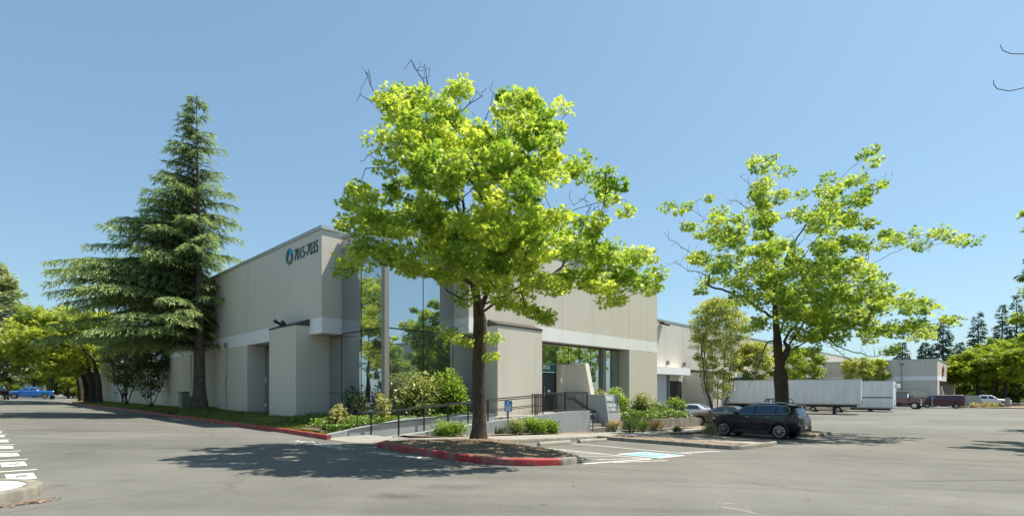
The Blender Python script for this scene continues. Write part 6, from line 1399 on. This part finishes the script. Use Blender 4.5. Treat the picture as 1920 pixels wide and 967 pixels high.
# ---- conifers
def conifer(name, label, base, H, trunk_r, lenf, mat, bk, nlev, seed, spray=.28, sw=.05, dens=9, up0=.25, droop=.35, start=.12, group=None, lean=(0, 0), step=.35, az_bias=None, z_pow=1.0, s0=.16, inner=0, hang=0, tp=.8):
    g = np.random.default_rng(seed); o = empty(name, tuple(base), 0, label, 'conifer', group); base = np.array(base, float)
    tk = [base+np.array([lean[0]*t*t, lean[1]*t*t, H*t]) for t in np.linspace(-.01, 1, 16)]
    mb = MB(); mb.tube(tk, [trunk_r*(1-t)**tp*(1+.5*math.exp(-t*H/.3))+.012 for t in np.linspace(0, 1, 16)], 12, cap=False); mb.build('trunk', M[bk], o, smooth=True, fixn=False)
    br = MB(); SP, SD, SL, TN = [], [], [], []
    for i in range(nlev):
        t = start+(1-start)*(i/nlev)**z_pow
        zt_ = H*t; c = base+np.array([lean[0]*t*t, lean[1]*t*t, zt_])
        nb0 = 4 if t < .9 else 3; nb = nb0+(inner if t < .7 else 0)+(1 if az_bias is not None and t < .6 else 0)
        for b in range(nb):
            az = g.uniform(0, 6.283) if az_bias is None or g.random() > .5 else g.normal(*az_bias)
            Lb = lenf(t, az)*g.uniform(.72, 1.1)
            if nb0 <= b < nb0+inner: Lb = min(lenf(t, az), 2.6)*g.uniform(.3, .6)
            if Lb < .15: continue
            el = up0*(1-.2*g.random())+(.5*t); d = np.array([math.cos(az), math.sin(az), 0]); k = max(4, int(Lb/.4)); pts = []
            for j in range(k+1):
                s = j/k; r = Lb*s; zz = el*Lb*s*.8-droop*Lb*s*s*1.05-.0; pts.append(c+d*r+np.array([0, 0, zz])+np.array([-d[1], d[0], 0])*.06*Lb*math.sin(s*3+az))
            br.tube(pts, [max(.008, .012+.011*Lb*(1-s/k)**1.2) for s in range(k+1)], 4, cap=False)
            # side twigs
            pts = np.array(pts); ns = max(5, int(Lb/.16))
            for j in range(ns):
                s = s0+(1-s0)*(j+g.random())/ns; f = s*k; a = int(min(k-1, f)); p = pts[a]+(pts[a+1]-pts[a])*(f-a); ax = pts[a+1]-pts[a]; ax /= np.linalg.norm(ax)
                side_ = np.array([-d[1], d[0], 0])*(1 if j % 2 else -1); tl = (.32+.34*Lb*(1-s)**.8*s**.25*1.1)*g.uniform(.6, 1.15); tl = min(tl, 1.6)
                td = side_*.8+ax*.75; td /= np.linalg.norm(td); m_ = max(2, int(tl/spray*dens*.5))
                u = (np.arange(m_)+g.random(m_))/m_
                q = p+td*(u*tl)[:, None]; q[:, 2] += .05*np.sin(u*3)-(.30+hang)*tl*u*u
                dr = td+g.normal(0, .55, (m_, 3)); dr[:, 2] = dr[:, 2]*.5-.12-hang-.5*u; dr /= np.linalg.norm(dr, axis=1, keepdims=True)
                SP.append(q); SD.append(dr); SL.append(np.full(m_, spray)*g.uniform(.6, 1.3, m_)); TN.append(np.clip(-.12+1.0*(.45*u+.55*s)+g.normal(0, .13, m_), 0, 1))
    br.build('branches', M[bk], o, smooth=False, fixn=False)
    SP = np.concatenate(SP); SD = np.concatenate(SD); SL = np.concatenate(SL)[:, None]; TN = np.concatenate(TN); n = len(SP)
    up = g.normal(0, .5, (n, 3)); up[:, 2] += 1; w = np.cross(SD, up); w /= np.linalg.norm(w, axis=1, keepdims=True); w *= sw
    V = np.stack([SP, SP+SD*SL*.45+w, SP+SD*SL, SP+SD*SL*.45-w], 1).reshape(-1, 3)
    mesh_np('foliage', V, np.arange(4*n).reshape(-1, 4), M[mat], o, np.repeat(TN, 4)); return o
cb = at(374, 757, 32.6); cb[2] = lawn_z(*RL(cb[0], cb[1]))-.15
# deodar: long limbs towards the road (-R), short towards the wall
wall_az = math.atan2(RD[1], RD[0])
def cedlen(t, az):
    left = np.interp(t, [0, .16, .20, .26, .32, .38, .44, .52, .60, .66, .72, .80, .88, .95, 1], [4, 5.5, 8.5, 10.0, 9.6, 8.2, 6.8, 4.9, 3.3, 2.4, 1.9, 1.4, .9, .45, .1])
    front = np.interp(t, [0, .16, .3, .5, .66, .8, .9, 1], [3.2, 4.4, 4.6, 3.6, 2.4, 1.7, 1.0, .2])
    right = np.interp(t, [0, .16, .24, .34, .42, .5, .66, .8, .9, 1], [1.6, 2.0, 2.2, 1.7, 2.0, 2.5, 2.3, 1.5, .85, .2])
    back = np.interp(t, [0, .3, .5, .66, .8, 1], [1.8, 2.0, 2.6, 2.4, 2.0, .2])
    c_, s_ = math.cos(az), math.sin(az)
    return (left if c_ < 0 else right)*c_*c_+(front if s_ < 0 else back)*s_*s_
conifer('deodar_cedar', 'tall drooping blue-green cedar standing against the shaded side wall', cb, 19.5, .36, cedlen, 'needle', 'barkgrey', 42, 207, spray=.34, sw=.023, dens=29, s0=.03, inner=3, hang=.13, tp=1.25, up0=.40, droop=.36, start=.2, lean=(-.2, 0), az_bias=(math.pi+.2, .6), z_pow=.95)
for i, (px, top, Y, wd_) in enumerate(((1768, 588, 128, 4.6), (1735, 640, 130, 4.6), (1692, 640, 135, 4.5), (1834, 584, 128, 5.0), (1879, 569, 132, 4.2), (1906, 550, 130, 4.4), (1945, 560, 128, 4.6), (1800, 640, 134, 4.6), (1858, 640, 132, 4.6))):
    b = at(px, 760, Y); zg = gxy(b[0], b[1]); H = E+(733-top)/F*Y-zg
    conifer('fir_tree', 'dark conifer on the far right skyline, %s' % ['behind the end block corner', 'low, left of the end block corner', 'low, over the end block roof', 'first tall one right of the end block', 'middle of the tall trio', 'tallest, near the picture edge', 'cut by the right edge', 'low, in the gap right of the end block', 'low, above the bright maples'][i], (b[0], b[1], zg), H, .35, lambda t, az, w=wd_: w*(1-t)**.75*(1 if t > .15 else .8), 'needle_far', 'barkdark', 40, 210+i, spray=.8, sw=.14, dens=8, up0=.12, droop=.28, start=.1, group='conifers on the far right skyline')
for i, (px, top, Y) in enumerate(((62, 560, 150), (30, 600, 150), (95, 640, 150))):
    pass

# ---- shrubs
def shrub(name, label, R, L, z, rx, ry, rz_, n, size, mat, kind='oval', seed=0, group=None, lobes=4, hollow=.55, tone=None, flat=.0, cat='shrub', stems=True):
    g = np.random.default_rng(seed+500); o = empty(name, P(R, L, z), 0, label, cat, group)
    lb = [np.array([g.uniform(-.5, .5)*rx, g.uniform(-.5, .5)*ry, g.uniform(.1, .5)*rz_]) for _ in range(lobes)]; lr = [g.uniform(.5, .75) for _ in range(lobes)]
    k = g.integers(0, lobes, n); d = g.normal(size=(n, 3)); d /= np.linalg.norm(d, axis=1, keepdims=True); d[:, 2] = np.where(d[:, 2] < -.3, -d[:, 2], d[:, 2])
    r = g.uniform(hollow, 1.05, n)[:, None]; q = np.array(lb)[k]+d*r*np.array(lr)[k][:, None]*np.array([rx, ry, rz_])
    q[:, 2] = np.maximum(q[:, 2], g.uniform(.02, .15, n)*rz_)
    W_ = np.stack([q[:, 0]*RD[0]+q[:, 1]*LD[0], q[:, 0]*RD[1]+q[:, 1]*LD[1], q[:, 2]], 1)+np.array(P(R, L, z))
    dd_ = np.stack([d[:, 0]*RD[0]+d[:, 1]*LD[0], d[:, 0]*RD[1]+d[:, 1]*LD[1], d[:, 2]], 1)
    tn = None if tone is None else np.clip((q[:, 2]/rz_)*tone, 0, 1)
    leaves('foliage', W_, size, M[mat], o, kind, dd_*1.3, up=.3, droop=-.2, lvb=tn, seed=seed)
    if stems:
        mb = MB()
        for i in range(9):
            a = g.uniform(0, 6.283); e = np.array([rx*.6*math.cos(a), ry*.6*math.sin(a), rz_*g.uniform(.5, .9)]); b0 = np.array([rx*.12*math.cos(a), ry*.12*math.sin(a), -.05]); c0_ = np.array(P(R, L, z))
            tw_ = lambda v: c0_+np.array([v[0]*RD[0]+v[1]*LD[0], v[0]*RD[1]+v[1]*LD[1], v[2]]); mb.tube([tw_(b0), tw_((b0+e)*.5+np.array([0, 0, .1])), tw_(e)], [.02, .014, .006], 4, cap=False)
        mb.build('stems', M['barkdark'], o, fixn=False)
    return o
def RLat(px, L): return RatL(px, L), L
# rhododendron mass before the glass
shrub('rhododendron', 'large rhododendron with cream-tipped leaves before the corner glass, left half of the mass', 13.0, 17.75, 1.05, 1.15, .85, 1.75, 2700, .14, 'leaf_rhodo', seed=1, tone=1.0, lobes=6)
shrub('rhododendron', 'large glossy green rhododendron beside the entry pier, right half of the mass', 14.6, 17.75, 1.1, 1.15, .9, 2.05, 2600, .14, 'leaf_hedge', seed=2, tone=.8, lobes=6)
shrub('rhododendron', 'low dark rhododendron at the foot of the mass behind the railing', 12.3, 17.0, 1.05, .6, .5, .75, 600, .13, 'leaf_dark', seed=3)
shrub('cream_shrub', 'upright cream-leaved shrub right of the corner post', 10.85, 17.2, 1.0, .32, .32, 1.1, 240, .13, 'leaf_cream', 'clump', seed=4, hollow=.3)
shrub('orange_shrub', 'peach-tipped small shrub left of the corner post by the railing end', 9.1, 17.35, .98, .42, .4, .72, 420, .11, 'leaf_cream', 'clump', seed=5, hollow=.4)
shrub('dark_shrub', 'dark open shrub against the left pane of the corner glass', 11.3, 20.3, 1.1, .45, .9, 1.5, 480, .12, 'leaf_dark', seed=6, hollow=.2)
shrub('pale_flowering_shrub', 'pale flowering shrub left of the corner post', 11.2, 19.5, 1.1, .35, .4, 1.25, 260, .12, 'leaf_cream', 'oval', seed=7, hollow=.2)
def cover(name, label, poly_fn, n, size, mat, seed, cat='ground cover', zf=None, hgt=.22):
    g = np.random.default_rng(seed); pts = []
    while len(pts) < n:
        R, L, z = poly_fn(g); pts.append((*P(R, L, 0)[:2], z+g.uniform(0, hgt)))
    o = leaves(name, pts, size, M[mat], None, 'oval', None, up=.8, seed=seed); o['kind'] = 'stuff'; return tag(o, label, cat)
def pf(g):
    R = g.uniform(8.5, 11.9); L = g.uniform(16.5, 18.9) if R > 8.7 else g.uniform(16.6, 17.4); 
    if R < 11.0 and g.random() < .35: L = g.uniform(18.9, 22.5); R = g.uniform(9.2, 11.0)
    return R, L, lawn_z(R, L)+.03 if R < 10.4 else 1.12
cover('ground_cover', 'dark glossy ground cover between the lawn, pier and ramp wall', pf, 5200, .11, 'leaf_cover', 301)
cover('ground_cover', 'ground cover leaves along the foot of the rhododendrons behind the inner ramp wall', lambda g: (g.uniform(11.8, 15.8), g.uniform(16.45, 18.2), 1.12), 2600, .11, 'leaf_cover', 302)
cover('ground_cover', 'dense bright ground cover filling the planter right of the stair wall', lambda g: (lambda R, L: (R, L, pz(R, L)+.12*math.sin(max(0, min(1, (L-15)/2.6))*3.1)))(g.uniform(24.1, 32.6), g.uniform(15.1, 17.6)), 7000, .13, 'leaf_cover', 303, hgt=.38)
# planter shrubs
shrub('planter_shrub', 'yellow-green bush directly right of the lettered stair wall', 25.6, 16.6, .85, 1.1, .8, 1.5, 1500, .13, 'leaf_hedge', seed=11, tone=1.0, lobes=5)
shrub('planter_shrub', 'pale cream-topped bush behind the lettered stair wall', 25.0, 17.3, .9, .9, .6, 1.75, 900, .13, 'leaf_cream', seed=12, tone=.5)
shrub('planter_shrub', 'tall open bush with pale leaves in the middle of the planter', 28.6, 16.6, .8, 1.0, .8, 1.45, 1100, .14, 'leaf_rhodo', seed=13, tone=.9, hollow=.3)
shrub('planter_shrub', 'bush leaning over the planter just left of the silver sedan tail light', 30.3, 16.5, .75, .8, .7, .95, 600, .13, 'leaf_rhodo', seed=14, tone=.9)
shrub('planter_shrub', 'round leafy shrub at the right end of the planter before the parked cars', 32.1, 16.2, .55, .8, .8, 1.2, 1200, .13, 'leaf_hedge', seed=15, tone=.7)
# hedge and small shrubs along the ramp wall and strip
zb_ = lambda R, L: gz(R, L)+.12
for i, (px, w, hh_, lab) in enumerate(((845, .95, .42, 'low clipped hedge left of the oak trunk, below the ramp wall'),)):
    R = RatL(px, 14.45); shrub('hedge', lab, R, 14.45, zb_(R, 14.45), .8, .34, .6, 2200, .075, 'leaf_hedge', seed=20, lobes=7, hollow=.4, tone=1.0)
for k, (px, w, lab) in enumerate(((968, .33, 'rounded yellowish shrub at the left end of the clipped hedge'), (1003, .62, 'bright clipped hedge below the ramp wall, left section'), (1037, .62, 'bright clipped hedge below the ramp wall, right section'))):
    R = RatL(px, 14.45); shrub('hedge', lab, R, 14.45, zb_(R, 14.45), w*1.15, .36, .66, int(3400*w), .075, 'leaf_hedge' if k else 'leaf_rhodo', seed=21+k, lobes=9, hollow=.5, tone=1.0, group='clipped hedge below the ramp wall')
for k, (px, py, w, h_, m_, lab) in enumerate(((1152, 812, .46, .6, 'leaf_orange', 'orange-tipped round shrub left of the green one before the stair wall'), (1184, 815, .62, .88, 'leaf_hedge', 'large round green shrub on the bark strip'), (1205, 813, .44, .62, 'leaf_hedge', 'smaller green shrub touching the large round one'), (1226, 811, .52, .62, 'leaf_orange', 'russet and green shrub, right of the round green ones'), (1267, 814, .3, .32, 'leaf_dark', 'tiny dark shrub on the bark strip before the planter wall'))):
    R, L = G(px, py); shrub('small_shrub', lab, R, L, gz(R, L)+.12, w, w, h_, int(2200*w), .06, m_, seed=31+k, lobes=6, hollow=.5, tone=.9)
R, L = G(1331, 817); gpt = [P(R+rng.normal(0, .14), L+rng.normal(0, .14), gz(R, L)+.1) for _ in range(700)]
t_ = blades('silver_grass_tuft', gpt, .5, .008, M['leaf_silver'], 'silvery grey-green tuft before the black car front wheel', kind=None); t_['category'] = 'grass tuft'
for k, px in enumerate((931, 937, 942)):
    R = RatL(px, 14.5); gpt = [P(R+rng.normal(0, .03), 14.5+rng.normal(0, .03), gz(R, 14.5)+.13) for _ in range(30)]
    t_ = blades('strappy_plant', gpt, .3, .012, M['leaf_dark'], 'thin strappy plant by the sign post, %s of three' % ('leftmost', 'middle', 'rightmost')[k], kind=None, lean=.3); t_['category'] = 'plant'; t_['group'] = 'strappy plants by the sign post'
# plants and kerb bed at far right, before pickup
c = None
grid('far_bed', [111, 116, 122, 128, 134], [-12, -6, 0, 4, 8], lambda R, L: gz(R, L)+.12, M['drymulch'])
for k, px in enumerate((1802, 1828, 1845, 1862, 1876, 1790)):
    b = at(px, 762, 84); R, L = RL(b[0], b[1])
    shrub('dry_tuft', 'low tuft in the far bed %s' % ('left of the white pickup', 'under the bed of the white pickup', 'russet, under the middle of the white pickup', 'under the cab of the white pickup', 'under the front wheel of the white pickup', 'beside the maroon van')[k], R, L, gz(R, L)+.05, .9, .6, .7, 120, .3, ('leaf_silver', 'leaf_cream', 'leaf_orange', 'leaf_cream', 'leaf_silver', 'leaf_silver')[k], 'diamond', seed=60+k, stems=False)
b = at(1889, 763, 85); mb = MB(); mb.box(b[0]-.25, b[0]+.25, b[1]-.2, b[1]+.2, gxy(b[0], b[1])-.1, gxy(b[0], b[1])+1.5); mb.box(b[0]-.3, b[0]+.3, b[1]-.25, b[1]+.25, gxy(b[0], b[1])+1.5, gxy(b[0], b[1])+1.6); o = mb.build('utility_pillar', M['util'], bevel=.03); tag(o, 'grey utility pillar standing before the white pickup bonnet', 'utility box')
b = at(1748, 765, 80.5); mb = MB(); mb.tube([(b[0], b[1], gxy(b[0], b[1])-.1), (b[0], b[1], gxy(b[0], b[1])+2.3)], .06, 8); o = mb.build('steel_pole', M['galv']); tag(o, 'thin grey steel pole standing before the maroon van', 'pole')
print('objects', len(S.objects), 'polys', sum(len(o.data.polygons) for o in S.objects if o.type == 'MESH'))
